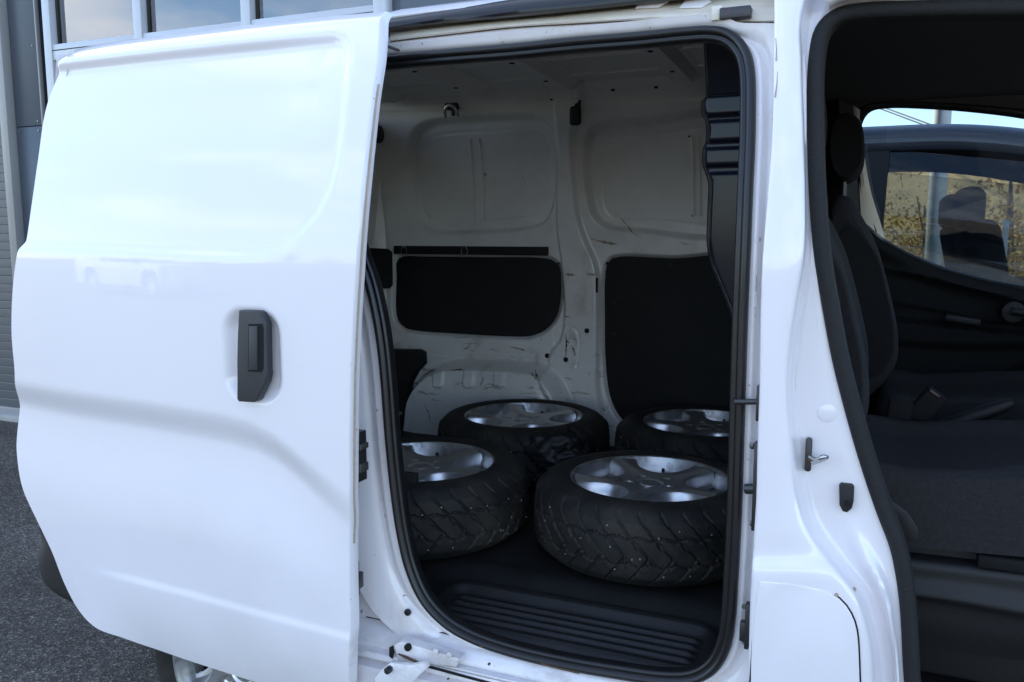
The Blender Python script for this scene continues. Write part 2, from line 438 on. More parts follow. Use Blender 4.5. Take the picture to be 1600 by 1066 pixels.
# dark clad column in two sheets with a joint
zj = bpt(45, 197)[2]
w = xc1 - xg1 - .012
box('clad_panel', ((xg1 + xc1) / 2, BY + .10, zj / 2), (w, .16, zj - .004), M['clad'], bld, .004)
box('clad_panel', ((xg1 + xc1) / 2, BY + .10, zj + 1.4), (w, .16, 2.796), M['clad'], bld, .004)
for z in (.5, 1.2, zj - .03, zj + .03, 2.6): 
    for x in (xg1 + .04, xc1 - .04):
        cyl('screw', (x, BY + .014, z), (x, BY + .03, z), .006, M['bolt'], bld, n=8)
box('corner_trim', (xc1 + .003, BY + .03, 2.4), (.012, .03, 4.8), M['guide'], bld, .003)
box('shadow_joint', (xc1 + .038, BY + .16, 2.4), (.056, .06, 4.8), M['plastic'], bld, .002)
# glazed bay: posts, rails, panes
x0 = xc1 + .068
zr = bpt(150, 78)[2] + .02
posts = [x0 + .045, bpt(211, 20)[0], bpt(380, -5)[0], -2.50]
FW = .068
rails = [.12, 1.05, zr - .92, zr, zr + 1.05, zr + 2.1]
for i, x in enumerate(posts):
    box('window_post', (x, BY + .06, 2.45), (FW, .10, 4.9), M['frame'], bld, .004)
for i in range(3):
    xa, xb = posts[i] + FW / 2 + .001, posts[i + 1] - FW / 2 - .001
    for z in rails:
        box('window_rail', ((xa + xb) / 2, BY + .062, z), (xb - xa, .09, FW * (1.5 if z == zr else 1)), M['frame'], bld, .004)
    for z in (zr,):
        box('rail_joint', ((xa + xb) / 2, BY + .0158, z + .012), (xb - xa, .002, .006), M['plastic'], bld, .0005)
    for z0, z1 in zip(rails[:-1], rails[1:]):
        win = box('window', ((xa + xb) / 2, BY + .075, (z0 + z1) / 2), (xb - xa, .006, z1 - z0 - FW), M['winglass'], bld, 0)
        for s in (-1, 1):
            box('gasket', ((xa + xb) / 2 + s * ((xb - xa) / 2 - .008), BY + .066, (z0 + z1) / 2), (.014, .012, z1 - z0 - FW - .03), M['seal'], win, .001)
# upper cladding and the rest of the shell
box('upper_cladding', (-6.5, BY + .3, 5.7), (8.1, .3, 1.6), M['clad'], bld, .01)
box('end_wall', (RIGHT - .02, BY + 5.05, 3.25), (.12, 9.9, 6.5), M['clad'], bld, .01)
box('roof_slab', (-6.5, BY + 5, 6.62), (8.4, 10.2, .2), M['clad'], bld, .01)
box('back_wall', (-6.5, BY + 9.9, 3.25), (8.1, .12, 6.5), M['room'], bld, .01)
box('side_wall', (-10.5, BY + 5, 3.25), (.12, 9.6, 6.5), M['clad'], bld, .01)
box('base_kerb', (-6.5, BY + .12, .02), (8.0, .34, .05), M['concrete'], bld, .006)
box('workshop_floor', (-6.5, BY + 5, .012), (7.9, 9.4, .02), M['concrete'], bld, 0)
# strip light hanging inside
lp = hit(140, 2, BY + 2.2, 0)
lr = group_root('strip_light', (lp[0], BY + 2.2, lp[2]), 'lit white strip light inside the workshop behind the upper pane', 'strip light')
box('housing', (lp[0], BY + 2.2, lp[2] + .03), (.85, .14, .04), M['frame'], lr, .005)
box('tube', (lp[0], BY + 2.2, lp[2]), (.80, .10, .02), M['lamp'], lr, .005)
for s_ in (-.3, .3):
    cyl('hanger', (lp[0] + s_, BY + 2.2, lp[2] + .05), (lp[0] + s_, BY + 2.2, 6.5), .006, M['bolt'], lr, n=8)

# ------------------------------------------------------------------ the white van: body
NEAR, FARY = 1.44, 3.13            # outer skins
van = group_root('cargo_van', (-.5, 2.29, 0), 'white cargo van with its side door slid open and its cab door open', 'van')

# --- sliding door, slid back and standing proud of the body
DOFF = 1.35
def dpt(u, v, off=DOFF):
    p = hit(u, v, off); return (p[0], p[2])
LPX = [(88, 93), (72, 170), (58, 260), (42, 372), (27, 396), (20, 450), (18, 520), (23, 590), (29, 622), (26, 690), (28, 725), (36, 765), (60, 818), (81, 862), (102, 915), (124, 955), (150, 981), (190, 996)]
RPX = [(592, 14), (592, 45), (589, 90), (580, 150), (572, 220), (564, 300), (556, 400), (550, 500), (546, 600), (545, 700), (545, 790), (545, 840), (545, 900), (545, 1000), (546, 1112)]
TPX = [(88, 93), (100, 79), (120, 71), (300, 45), (450, 27), (592, 14)]
BPX = [(190, 996), (230, 1010), (300, 1034), (400, 1066), (480, 1090), (546, 1112)]
NU, NV = 230, 270
def door_height(DX, DZ, Tt=None):
    h = -.012 * ((DX + 1.37) / .5) ** 2 - .010 * np.clip((1.12 - DZ) / .6, 0, 2) ** 2
    # upper sunk panel
    pan = [dpt(-250, 150), dpt(60, 103), dpt(300, 78), dpt(480, 59), dpt(520, 55)] + [dpt(*p) for p in ((535, 59), (541, 70), (542, 85), (537, 140), (530, 200), (522, 255), (510, 300), (490, 338), (465, 366), (438, 388), (415, 396), (390, 399), (300, 396), (200, 391), (25, 385), (-300, 384))]
    sd = poly_sdf(DX, DZ, pan)
    h += -.013 * sstep(.012, -.014, sd) * (1 - .5 * sstep(-1.25, -1.0, DX))
    h += -.012 * sstep(.006, -.022, sd) * sstep(1.50, 1.66, DZ) * sstep(-.95, -1.05, DX)
    # recess for the handle
    hz = [dpt(346, 480), dpt(440, 633)]
    x0, z1 = hz[0]; x1, z0 = hz[1]
    sd = poly_sdf(DX, DZ, rrect(x0, x1, z0, z1, .052, 8))
    h += -.020 * sstep(.004, -.026, sd)
    # sweeping shoulder line
    sw = [dpt(*p) for p in ((-200, 570), (20, 601), (80, 611), (150, 621), (230, 632), (300, 643), (350, 652), (390, 664), (420, 680), (450, 703), (480, 730), (510, 757), (556, 800))]
    d = line_dist(DX, DZ, sw)
    fade = 1 - .55 * sstep(-1.12, -.92, DX)
    h += fade * (-.022 * sstep(-.012, .070, d) + .018 * sstep(.06, .30, d))
    # lower crease
    cr = [dpt(*p) for p in ((-200, 800), (120, 888), (200, 906), (300, 931), (400, 960), (500, 988), (600, 1016))]
    d = line_dist(DX, DZ, cr)
    f2 = sstep(-1.75, -1.50, DX)
    h += f2 * (.0042 * sstep(-.006, .014, d) - .016 * np.clip(d / .15, 0, 1.5) ** 2)
    return h
def on_door(u, v):
    off = DOFF
    for _ in range(6):
        x, z = dpt(u, v, off)
        off = DOFF - float(door_height(np.array([[x]]), np.array([[z]]))[0, 0])
    return dpt(u, v, off)
Lc, Rc, Tc, Bc = [[on_door(u, v) for u, v in P] for P in (LPX, RPX, TPX, BPX)]
top, bot, lef, rig = catmull(Tc, NU), catmull(Bc, NU), catmull(Lc, NV), catmull(Rc, NV)
S, Tt = np.meshgrid(np.linspace(0, 1, NU), np.linspace(0, 1, NV), indexing='ij')
S3, T3 = S[..., None], Tt[..., None]
Q = (1 - T3) * top[:, None] + T3 * bot[:, None] + (1 - S3) * lef[None] + S3 * rig[None] - (
    (1 - S3) * (1 - T3) * top[0] + S3 * (1 - T3) * top[-1] + (1 - S3) * T3 * bot[0] + S3 * T3 * bot[-1])
DX, DZ = Q[..., 0], Q[..., 1]
H = door_height(DX, DZ)
DY = DOFF + .55 * np.clip(DZ - 1.28, 0, None) ** 2 - H
DY += .022 * np.clip(1 - Tt / .025, 0, 1) ** 2        # rolls over at the top
G = np.stack([DX, DY, DZ], -1)
door = grid('sliding_door', G, M['paint'], van, ang=60, flip=False)
# turned-back edges of the door
e = G[-1]; rim = np.stack([e, e + [0.0035, .002, 0], e + [.005, .028, 0], e + [-.03, .032, 0]], 1)
grid('front_edge', rim, M['jamb'], door, ang=60)
e = G[0]; grid('rear_edge', np.stack([e + [.03, .03, 0], e + [-.002, .028, 0], e + [-.002, .004, 0], e], 1), M['paint'], door, ang=60)
e = G[:, -1]; grid('lower_edge', np.stack([e, e + [0, .004, -.003], e + [0, .03, 0]], 1), M['paint'], door, ang=60)
inner = G[4:-4:6, 8:-4:6].copy(); inner[..., 1] += .045
grid('inner_panel', inner, M['jamb'], door, ang=60, flip=True)
# sealant line on the front edge
eg = G[-1][30:200:3]
sl = np.stack([eg + [.0052, .009, 0], eg + [.0075, .0125, 0], eg + [.0054, .016, 0]], 1)
grid('sealant_bead', sl, M['rust'], door)
# handle: bowed plate with a hollowed grip
def dsurf(u, v, lift):
    x, z = dpt(u, v)
    y = DOFF + tum(z) - float(door_height(np.array([[x]]), np.array([[z]]))[0, 0])
    return (x, y - lift, z)
hp = [(380, 485), (381, 484), (409, 485), (413, 488), (421, 503), (422, 512), (423, 578), (424, 583), (421, 597), (408, 624), (403, 627), (380, 626), (377, 622), (378, 560), (379, 520)]
hw = [(dpt(u, v)[0], DOFF - .004 + .012, dpt(u, v)[1]) for u, v in hp]
handle = prism('door_handle', hw, (0, -.022, 0), M['handle'], door, bev=.004, seg=3)
gp = [(396, 505), (417, 505), (419, 512), (419, 574), (416, 580), (395, 579)]
prism('handle_hollow', [(dpt(u, v)[0], DOFF - .0145, dpt(u, v)[1]) for u, v in gp], (0, -.0005, 0), M['hole'], door)
gp = [(398, 508), (411, 508), (411, 577), (397, 577)]
prism('handle_grip', [(dpt(u, v)[0], DOFF - .006, dpt(u, v)[1]) for u, v in gp], (0, -.013, 0), M['handle'], door, bev=.003)
# latches on the leading edge
def edge_box(name, u, v, w, hgt, dep, m, dy=.06, bev=.002):
    x, y, z = hit(u, v, DOFF + dy); return box(name, (x, y, z), (w, dep, hgt), m, door, bev)
edge_box('latch', 560, 712, .022, .105, .03, M['dark_steel'])
edge_box('latch_claw', 566, 730, .012, .018, .03, M['bolt'], bev=.001)
edge_box('latch_claw', 566, 697, .012, .012, .03, M['bolt'], bev=.001)
edge_box('guide_block', 558, 908, .014, .034, .03, M['dark_steel'])
edge_box('guide_plate', 556, 905, .006, .075, .02, M['dark_steel'], bev=.001)
edge_box('rubber_plug', 558, 483, .010, .022, .02, M['seal'], bev=.004)
edge_box('rubber_plug', 558, 526, .006, .010, .02, M['seal'], bev=.002)
# upper roller arm
a = hit(585, 68, 1.40); b = hit(607, 71, 1.475)
box('roller_arm', [(a[i] + b[i]) / 2 for i in range(3)], (.075, .03, .006), M['bolt'], door, .001, rot=Matrix.Rotation(.35, 3, 'Y').to_euler())
c = hit(603, 60, 1.47); cyl('roller', (c[0], c[1], c[2] - .008), (c[0], c[1], c[2] + .008), .010, M['steel'], door, bev=.003)
# lower roller arm
p = hit(612, 1046, 1.42)
arm_pts = [hit(*q, 1.40) for q in ((580, 1066), (596, 1046), (610, 1036), (640, 1040), (664, 1036), (668, 1044), (655, 1056), (640, 1072), (600, 1085))]
prism('lower_arm', arm_pts, (0, .014, 0), M['jamb'], door, bev=.003)
p = hit(608, 1046, 1.396); cyl('arm_bolt', (p[0], p[1] - .010, p[2]), (p[0], p[1] + .01, p[2]), .0075, M['dark_steel'], door, n=6, bev=.001)
arm2 = [hit(*q, 1.44) for q in ((615, 1008), (627, 1003), (718, 1030), (712, 1043), (650, 1034), (640, 1040), (622, 1034))]
prism('arm_bracket', arm2, (0, .03, 0), M['jamb'], door, bev=.003)
for u, v in ((637, 1012), (681, 1018), (702, 1023)):
    p = hit(u, v, 1.436); cyl('rivet', (p[0], p[1] - .003, p[2]), (p[0], p[1] + .006, p[2]), .006 if u > 640 else .008, M['jamb'] if u > 640 else M['hole'], door, n=12, bev=.001)

# --- frame round the load opening
vis = [(595, 98), (700, 88), (800, 80), (900, 70), (1000, 62), (1070, 55), (1110, 53), (1137, 59), (1157, 77), (1167, 105), (1169, 200), (1165, 300), (1161, 400), (1157, 500), (1154, 600), (1151, 700), (1148, 800), (1143, 900),
       (1139, 960), (1131, 1008), (1112, 1040), (1082, 1056), (1040, 1058), (960, 1047), (880, 1033), (800, 1014), (742, 994), (700, 970), (667, 935), (645, 888), (631, 830), (621, 760), (613, 680), (607, 600), (601, 540), (593, 490), (581, 440), (568, 403)]
SOFF = 1.50
loop = [hit(u, v, SOFF) for u, v in vis]
for x, z in ((-1.015, 1.40), (-1.045, 1.52), (-1.06, 1.63), (-1.05, 1.70), (-1.02, 1.726)):
    loop.append((x, SOFF + tum(z), z))
loop = catmull(loop, 420, closed=True)          # runs clockwise as seen by the camera
t = np.roll(loop, -1, 0) - np.roll(loop, 1, 0)
onx, onz = -t[:, 2], t[:, 0]; L = np.sqrt(onx ** 2 + onz ** 2); onx /= L; onz /= L
for _ in range(3): onx = (np.roll(onx, 1) + onx + np.roll(onx, -1)) / 3; onz = (np.roll(onz, 1) + onz + np.roll(onz, -1)) / 3
wsc = np.where(onz > .3, 1 - .78 * sstep(.3, .9, onz), 1.0)
wsc = np.where(onx > .2, wsc * (1 - .35 * sstep(.2, .8, onx)), wsc)
wsc = np.where(onz < -.3, wsc * (1 - .30 * sstep(.3, .9, -onz)), wsc)
rings = []
for d, y in ((-.004, .016), (-.004, .006), (-.003, .002), (.0, 0), (.022, -.002), (.034, -.004), (.044, .006), (.056, .010), (.068, .002), (.09, -.004), (.15, -.010)):
    dd = d * (wsc if d > 0 else 1)
    rings.append(loop + np.stack([onx * dd, np.full(len(loop), y), onz * dd], 1))
ring_grid = np.array(rings).transpose(1, 0, 2)
ring_grid = np.array([catmull(r, 41) for r in ring_grid])
grid('door_frame', ring_grid, M['jamb'], van, closed=True, ang=60)
# weather seal: a double bead pushed over the flange
def bead(cx, cy, rx, ry, a0, a1, n=7):
    return [(cx + rx * math.cos(math.radians(a0 + (a1 - a0) * k / n)), cy + ry * math.sin(math.radians(a0 + (a1 - a0) * k / n))) for k in range(n + 1)]
prof = [(.0135, -.004)] + bead(.0045, .006, .009, .012, 0, 160) + bead(-.008, .003, .0055, .008, 140, 20)[::-1][:0] + bead(-.0085, .002, .006, .009, 60, 190) + [(-.0152, -.010), (-.012, -.016)]
sweep('opening_seal', loop, prof, M['seal'], van)

# --- roof rail area above the opening
cols = [540, 600, 700, 800, 900, 1000, 1100, 1160, 1211]
y_roof = [40, 30, 14, -2, -14, -26, -40, -50, -56]
y_str = [57, 47, 36, 27, 17, 6, -6, -20, -30]
y_grv = [75, 66, 54, 43, 37, 32, 33, 35, 36]
y_fl = [94, 84, 76, 68, 59, 52, 46, 46, 48]
def band(ys, off, dv=0.0): return [hit(u, v + dv, off) for u, v in zip(cols, ys)]
def mixy(a, b, f): return [p + (q - p) * f for p, q in zip(a, b)]
grid('drip_seal', loft([band(y_roof, 1.47), band(mixy(y_roof, y_str, .12), 1.455), band(mixy(y_roof, y_str, .5), 1.452), band(mixy(y_roof, y_str, .8), 1.456), band(y_str, 1.47), band(mixy(y_str, y_grv, -.05), 1.52)], 60, 4), M['strip'], van)
ncol = 60
grid('upper_rail', loft([band(mixy(y_str, y_grv, -.35), 1.52), band(mixy(y_str, y_grv, .05), 1.502), band(mixy(y_str, y_grv, .35), 1.490), band(mixy(y_str, y_grv, .8), 1.487), band(mixy(y_str, y_grv, .95), 1.492), band(y_grv, 1.512)], ncol, 5), M['cream'], van)
grid('rail_flange', loft([band(y_grv, 1.515), band(mixy(y_grv, y_fl, .10), 1.500), band(mixy(y_grv, y_fl, .5), 1.494), band(mixy(y_grv, y_fl, .9), 1.495), band(y_fl, 1.498, 5)], ncol, 5), stain(M['jamb'].copy(), (.55, .42, .28), 4, .40, .75, (.6, 1, 2.5), .6, seed=6), van)
p = hit(1150, 22, 1.48); box('rail_stop', p, (.055, .03, .020), M['dark_steel'], van, .002)
p = hit(1122, 23, 1.484); box('rail_end_plate', p, (.02, .03, .026), M['cream'], van, .002)
for u in (1018, 1086):          # holes showing the outer roof skin
    q = [hit(u - 26, 13, 1.484), hit(u - 16, 1, 1.484), hit(u + 18, -2, 1.484), hit(u + 26, 2, 1.484), hit(u + 10, 12, 1.484)]
    prism('rail_gusset', q, (0, .006, 0), M['paint'], van, bev=.001)
p = hit(943, 43, 1.495); cyl('rail_plug', (p[0], p[1] - .004, p[2]), (p[0], p[1] + .004, p[2]), .0035, M['bolt'], van, n=10)

# roof panel over everything
xs = np.linspace(-1.86, 1.02, 40)
sec = []
for x in xs:
    dz = -.03 * sstep(-.95, -1.25, x)
    df = -.10 * sstep(.45, 1.05, x)
    row = []
    for y, z in ((1.655, 1.806), (1.622, 1.812), (1.618, 1.822), (1.632, 1.836), (1.70, 1.862), (1.85, 1.896), (2.1, 1.917), (2.29, 1.92), (2.5, 1.917), (2.75, 1.905), (2.86, 1.885), (2.92, 1.855), (2.94, 1.82)):
        row.append((x, y, z + df + dz * float(sstep(1.9, 1.66, y))))
    sec.append(row)
grid('roof', np.array([catmull(r, 60) for r in sec]), M['paint'], van, ang=70)

# --- pillar between load door and cab door
rows = [-70, 30, 100, 200, 300, 400, 480, 540, 610, 700, 780, 830, 872, 890, 930, 1000, 1066, 1230]
xA = [1209, 1209, 1208, 1206, 1199, 1191, 1188, 1187, 1186, 1183, 1181, 1178, 1175, 1174, 1172, 1170, 1169, 1168]
xC = [1275, 1246, 1247, 1250, 1252, 1250, 1238, 1230, 1226, 1232, 1240, 1258, 1286, 1300, 1330, 1351, 1356, 1358]
xD = [1305, 1266, 1259, 1261, 1263, 1266, 1258, 1250, 1246, 1254, 1268, 1288, 1318, 1332, 1361, 1384, 1392, 1396]
xE = [1330, 1286, 1266, 1267, 1270, 1278, 1288, 1299, 1316, 1343, 1368, 1385, 1398, 1403, 1409, 1414, 1417, 1422]
oO = [1.44] * 11 + [1.438, 1.436, 1.428, 1.426, 1.426, 1.426, 1.43]
def colm(xs, off, du=0): return [hit(x + du, v, o) for x, v, o in zip(xs, rows, off if hasattr(off, '__len__') else [off] * len(rows))]
add = lambda a, k: [o + k for o in a]
A0 = colm(xA, oO)
flange = [(p[0] + .002, p[1] + .055, p[2]) for p in A0]
xm = lambda a, b, f: [p + (q - p) * f for p, q in zip(a, b)]
bead_o = [1.50] * 10 + [1.50, 1.495, 1.488, 1.482, 1.478, 1.476, 1.476, 1.476]
curv = [flange, [(p[0], p[1] + .012, p[2]) for p in A0], [(p[0] + .0008, p[1] + .001, p[2]) for p in A0], colm(xA, add(oO, -.001), 4), colm(xm(xA, xC, .5), add(oO, -.003)), colm(xm(xA, xC, .9), oO), colm(xC, add(oO, .004), 3),
        colm(xm(xC, xD, .75), 1.487), colm(xD, 1.499), colm(xm(xD, xE, .2), 1.501), colm(xm(xD, xE, .45), bead_o), colm(xm(xD, xE, .72), 1.499), colm(xE, 1.503), colm(xE, 1.512, 14), colm(xE, 1.56, 20)]
grid('centre_pillar', loft(curv, 260, 5), M['paint'], van, ang=60, flip=False)
# sealant drips at the pillar top, stickers, marks
for (u0, v0, u1, v1) in ((1212, 60, 1213, 95), (1215, 112, 1211, 152)):
    a, b = hit(u0, v0, 1.4385), hit(u1, v1, 1.4385)
    tube('sealant_bead', [a, [(a[i] + b[i]) / 2 + (.001 if i == 0 else 0) for i in range(3)], b], [.0006, .0011, .0015], M['rust'], van, 6)
q = [hit(u, v, 1.4965) for u, v in ((1175, 376), (1184, 376), (1182, 480), (1173, 480))]
prism('sticker', q, (0, .0006, 0), M['sticker'], van)
p = hit(1293, 646, 1.4985); cyl('body_plug', (p[0], p[1] - .0003, p[2]), (p[0], p[1] + .004, p[2]), .016, M['paint'], van, n=28, bev=.0015)
# cab door striker, bump stop
def loopbar(name, pts, r, m): return tube(name, catmull(pts, 14), r, m, van, 8)
p = hit(1263, 711, 1.488)
prism('striker_plate', [(p[0] + dx, p[1], p[2] + dz) for dx, dz in rrect(-.0055, .0055, -.030, .030, .005)], (0, .008, 0), M['dark_steel'], van, bev=.001)
a = hit(1266, 714, 1.486); b = hit(1288, 713, 1.463)
loopbar('striker_loop', [a, (a[0] + .012, a[1] - .016, a[2]), b, (b[0] + .004, b[1] + .006, b[2] - .003), (b[0] - .001, b[1] + .012, b[2] - .008), (a[0] + .004, a[1], a[2] - .010)], .0042, M['steel'])
p = hit(1322, 777, 1.497)
prism('bump_stop', [(p[0] + dx, p[1] - .012, p[2] + dz) for dx, dz in [(-.012, .021), (-.009, .025), (.009, .025), (.012, .021), (.0125, -.004), (.010, -.016), (.003, -.024), (-.004, -.023), (-.010, -.012)]], (0, .02, 0), M['plastic'], van, bev=.003)
p = hit(1324, 787, 1.483); cyl('stop_dimple', (p[0], p[1] - .0005, p[2]), (p[0], p[1] + .004, p[2]), .0055, M['hole'], van)
# load door strikers on the jamb face
def jamb_plate(name, u, v0, v1, w, m, off=1.480):
    pts = [hit(u, v0, off), hit(u, v1, off)]
    c = [(pts[0][i] + pts[1][i]) / 2 for i in range(3)]
    return box(name, c, (w, .018, abs(pts[0][2] - pts[1][2])), m, van, .0015)
jamb_plate('striker_plate', 1185, 602, 657, .006, M['dark_steel'], 1.47)
a, b = hit(1184, 628, 1.47), hit(1148, 628, 1.478)
tube('striker_pin', [a, [(a[i] * .5 + b[i] * .5) for i in range(3)], b], .0052, M['dark_steel'], van, 10)
jamb_plate('catch_plate', 1181, 690, 828, .009, M['dark_steel'], 1.47)
a, b = hit(1181, 764, 1.468), hit(1166, 764, 1.475); tube('catch_peg', [a, b], .0095, M['dark_steel'], van, 14)
for v in (697, 818):
    a, b = hit(1180, v, 1.468), hit(1174, v, 1.473); tube('bolt', [a, b], .006, M['bolt'], van, 6)
jamb_plate('lower_catch', 1168, 942, 1012, .008, M['dark_steel'], 1.462)
a, b = hit(1167, 985, 1.46), hit(1158, 986, 1.466); c = [(a[i] + b[i]) / 2 for i in range(3)]; box('lower_catch_block', c, (.014, .016, .036), M['dark_steel'], van, .002)
for v in (948, 1004):
    a, b = hit(1167, v, 1.46), hit(1162, v, 1.466); tube('bolt', [a, b], .005, M['bolt'], van, 6)
# fuel flap in its pocket
fl = [(1188, 909), (1205, 910), (1285, 923), (1305, 932), (1322, 948), (1334, 970), (1339, 990), (1343, 1066), (1346, 1150), (1166, 1150), (1173, 1066), (1184, 920)]
FO = 1.422
pk = []
cx = sum(hit(u, v, FO)[0] for u, v in fl) / len(fl); cz = sum(hit(u, v, FO)[2] for u, v in fl) / len(fl)
flp = catmull([hit(u, v, FO) for u, v in fl], 60, closed=True)
prism('fuel_gap', [(cx + (p[0] - cx) * 1.035, FO + .0032, cz + (p[2] - cz) * 1.03) for p in flp], (0, .0004, 0), M['hole'], van)
prism('fuel_flap', [tuple(p) for p in flp], (0, .010, 0), M['paint'], van, bev=.002, seg=3)
for u, v in ((1307, 929), (1335, 921)):
    p = hit(u, v, 1.425 if u < 1320 else 1.44); cyl('rust_spot', (p[0], p[1] - .0025, p[2]), (p[0], p[1] + .003, p[2]), .003, M['rust'], van, n=8)

# --- sill under the load opening with the lower track
xs_ = [520, 620, 700, 780, 860, 940, 1020, 1100, 1190]
def sillc(pts, dv=0): return [(p[0], p[1], p[2] + dv) for p in pts]
base = [(x, 0, 0) for x in np.linspace(-1.16, -.10, 24)]
box('jamb_closing', (-1.06, 1.512, .56), (.26, .006, .42), M['jamb'], van, .001)
prof_s = [(1.52, .500), (1.495, .482), (1.478, .474), (1.468, .462), (1.468, .452), (1.449, .449), (1.446, .437), (1.462, .434), (1.462, .424), (1.436, .421), (1.432, .405), (1.434, .30), (1.46, .26)]
grid('sill', np.array([[(b[0], y, z) for y, z in prof_s] for b in base]), M['jamb'], van, ang=30)
bm = None
box('track_slot', (-.50, 1.4665, .4285), (.62, .004, .007), M['hole'], van, .0005)
box('track_lip', (-.53, 1.455, .4555), (.56, .016, .004), M['jamb'], van, .001)
p = hit(637, 957, 1.494); cyl('body_plug', (p[0], p[1] - .004, p[2]), (p[0], p[1] + .004, p[2]), .0075, M['seal'], van, n=20, bev=.002)

tube('rust_streak', [hit(u, v, 1.437) for u, v in ((622, 1022), (634, 1027), (648, 1033), (662, 1040))], [.0015, .003, .0028, .0012], M['scuff'], van, 6)
tube('track_gap', [hit(u, v, 1.445) for u, v in ((652, 1037), (700, 1050), (748, 1063), (800, 1077))], .0028, M['hole'], van, 6)
tube('track_gap', [hit(u, v, 1.452) for u, v in ((846, 1037), (862, 1042), (905, 1052))], .0018, M['scuff'], van, 6)
q = [hit(u, v, 1.446) for u, v in ((608, 1012), (614, 1009), (616, 1020), (613, 1030), (608, 1026))]
prism('track_hollow', q, (0, .002, 0), M['hole'], van)
for u, v in ((764, 1038), (752, 1010), (653, 1058), (700, 1061), (573, 1052)):
    p = hit(u, v, 1.4425); cyl('paint_chip', (p[0], p[1] - .0012, p[2]), (p[0], p[1] + .003, p[2]), .0016 + .0006 * (u % 3), M['scuff'], van, n=7)
# --- rear quarter behind the door, wheel arch cut out, far side, tail
WX, WZ, WR = -1.345, .30, .36
def quarter(yo, side, name, x0, x1):
    n, m = 70, 60
    Xg, Zg = np.meshgrid(np.linspace(x0, x1, n), np.linspace(.27, 1.73, m), indexing='ij')
    Yg = yo + side * .55 * np.clip(Zg - 1.28, 0, None) ** 2
    Yg += side * (.05 * sstep(-1.80, -1.955, Xg))
    Xg = Xg + np.where(Xg < -1.6, .10 * np.clip((Zg - 1.25) / .6, 0, 1), 0)
    cxm = (Xg[:-1, :-1] + Xg[1:, 1:]) / 2; czm = (Zg[:-1, :-1] + Zg[1:, 1:]) / 2
    mask = (cxm - WX) ** 2 + (czm - WZ) ** 2 > WR ** 2
    mask &= ~((cxm < WX) & (czm < .47))
    if side < 0: mask &= ~((cxm > -.06) & (cxm < .98) & (czm > .45))
    return grid(name, np.stack([Xg, Yg, Zg], -1), M['paint'], van, mask=mask)
quarter(NEAR + .006, 1, 'rear_quarter', -1.955, -1.03)
quarter(FARY, -1, 'far_side', -1.955, 1.02)
tail = np.array([[(-1.955 + .10 * min(1, max(0, (z - 1.25) / .6)) - .02 * math.sin(math.pi * (y - 1.49) / 1.6), y, z) for z in np.linspace(.46, 1.80, 14)] for y in np.linspace(1.51 , 3.07, 12)])
grid('tail_doors', tail, M['paint'], van)
arch = [[(WX + WR * math.cos(a), y, WZ + WR * math.sin(a)) for y in (1.446, 1.62, 1.75)] for a in np.linspace(.1, math.pi - .45, 30)]
grid('wheel_housing', np.array(arch), M['plastic'], van)
box('wheel_housing_wall', (WX + .03, 1.76, .58), (.62, .012, .36), M['plastic'], van, .001)
box('underbody', (.0, 2.29, .40), (1.9, 1.15, .16), M['plastic'], van, .02)
# rear bumper corner
bpx = [(58, 822), (62, 838), (58, 856), (57, 875), (63, 900), (74, 915), (108, 934)]
prof_b = [hit(u, v, 1.47) for u, v in bpx]
G_b = [[(p[0] + dx, p[1] + dy, p[2]) for dx, dy in ((.42, -.028), (.2, -.03), (.10, -.028), (.04, -.018), (.008, .0), (0, .04), (-.015, .15), (-.02, .9), (-.02, 1.55))] for p in catmull(prof_b, 26)]
grid('rear_bumper', np.array([catmull(r, 50) for r in G_b]), M['plastic'], van, ang=70)

# ------------------------------------------------------------------ load space
FW_ = 3.02
def fpt(u, v, off=FW_):
    p = hit(u, v, off, -1); return (p[0], p[2])
def fpoly(px, off=FW_, n=80): return catmull([fpt(u, v, off) for u, v in px], n, closed=True)
XL, XR_ = -1.86, -.24
NX, NZ = 430, 370
WXg, WZg = np.meshgrid(np.linspace(XL, XR_, NX), np.linspace(.52, 1.93, NZ), indexing='ij')
P1 = fpoly([(618, 430), (618, 408), (628, 401), (660, 401), (760, 402), (840, 403), (862, 407), (873, 418), (875, 440), (874, 470), (868, 495), (853, 514), (830, 525), (790, 526), (720, 522), (650, 517), (630, 512), (619, 498)])
P2 = fpoly([(945, 425), (950, 408), (962, 402), (1050, 404), (1180, 406), (1200, 500), (1190, 680), (1050, 690), (985, 668), (966, 650), (952, 620), (945, 560), (944, 500)])
W1 = fpoly([(641, 300), (640, 240), (648, 208), (670, 193), (720, 188), (790, 184), (830, 184), (853, 193), (862, 215), (865, 270), (860, 320), (846, 346), (815, 356), (730, 361), (670, 360), (648, 345)])
W2 = fpoly([(918, 280), (917, 230), (924, 206), (945, 195), (1010, 191), (1140, 186), (1160, 270), (1140, 360), (1000, 358), (950, 352), (929, 335)])
HZ = np.zeros_like(WXg)           # towards the camera (-Y) positive
def dent(poly, depth, w0, w1):
    global HZ
    HZ = HZ - depth * sstep(w0, w1, poly_sdf(WXg, WZg, poly))
dent(W1, .044, .016, -.008); dent(W2, .044, .018, -.008)
dent(P1, .024, .018, -.004); dent(P2, .026, .014, -.004)
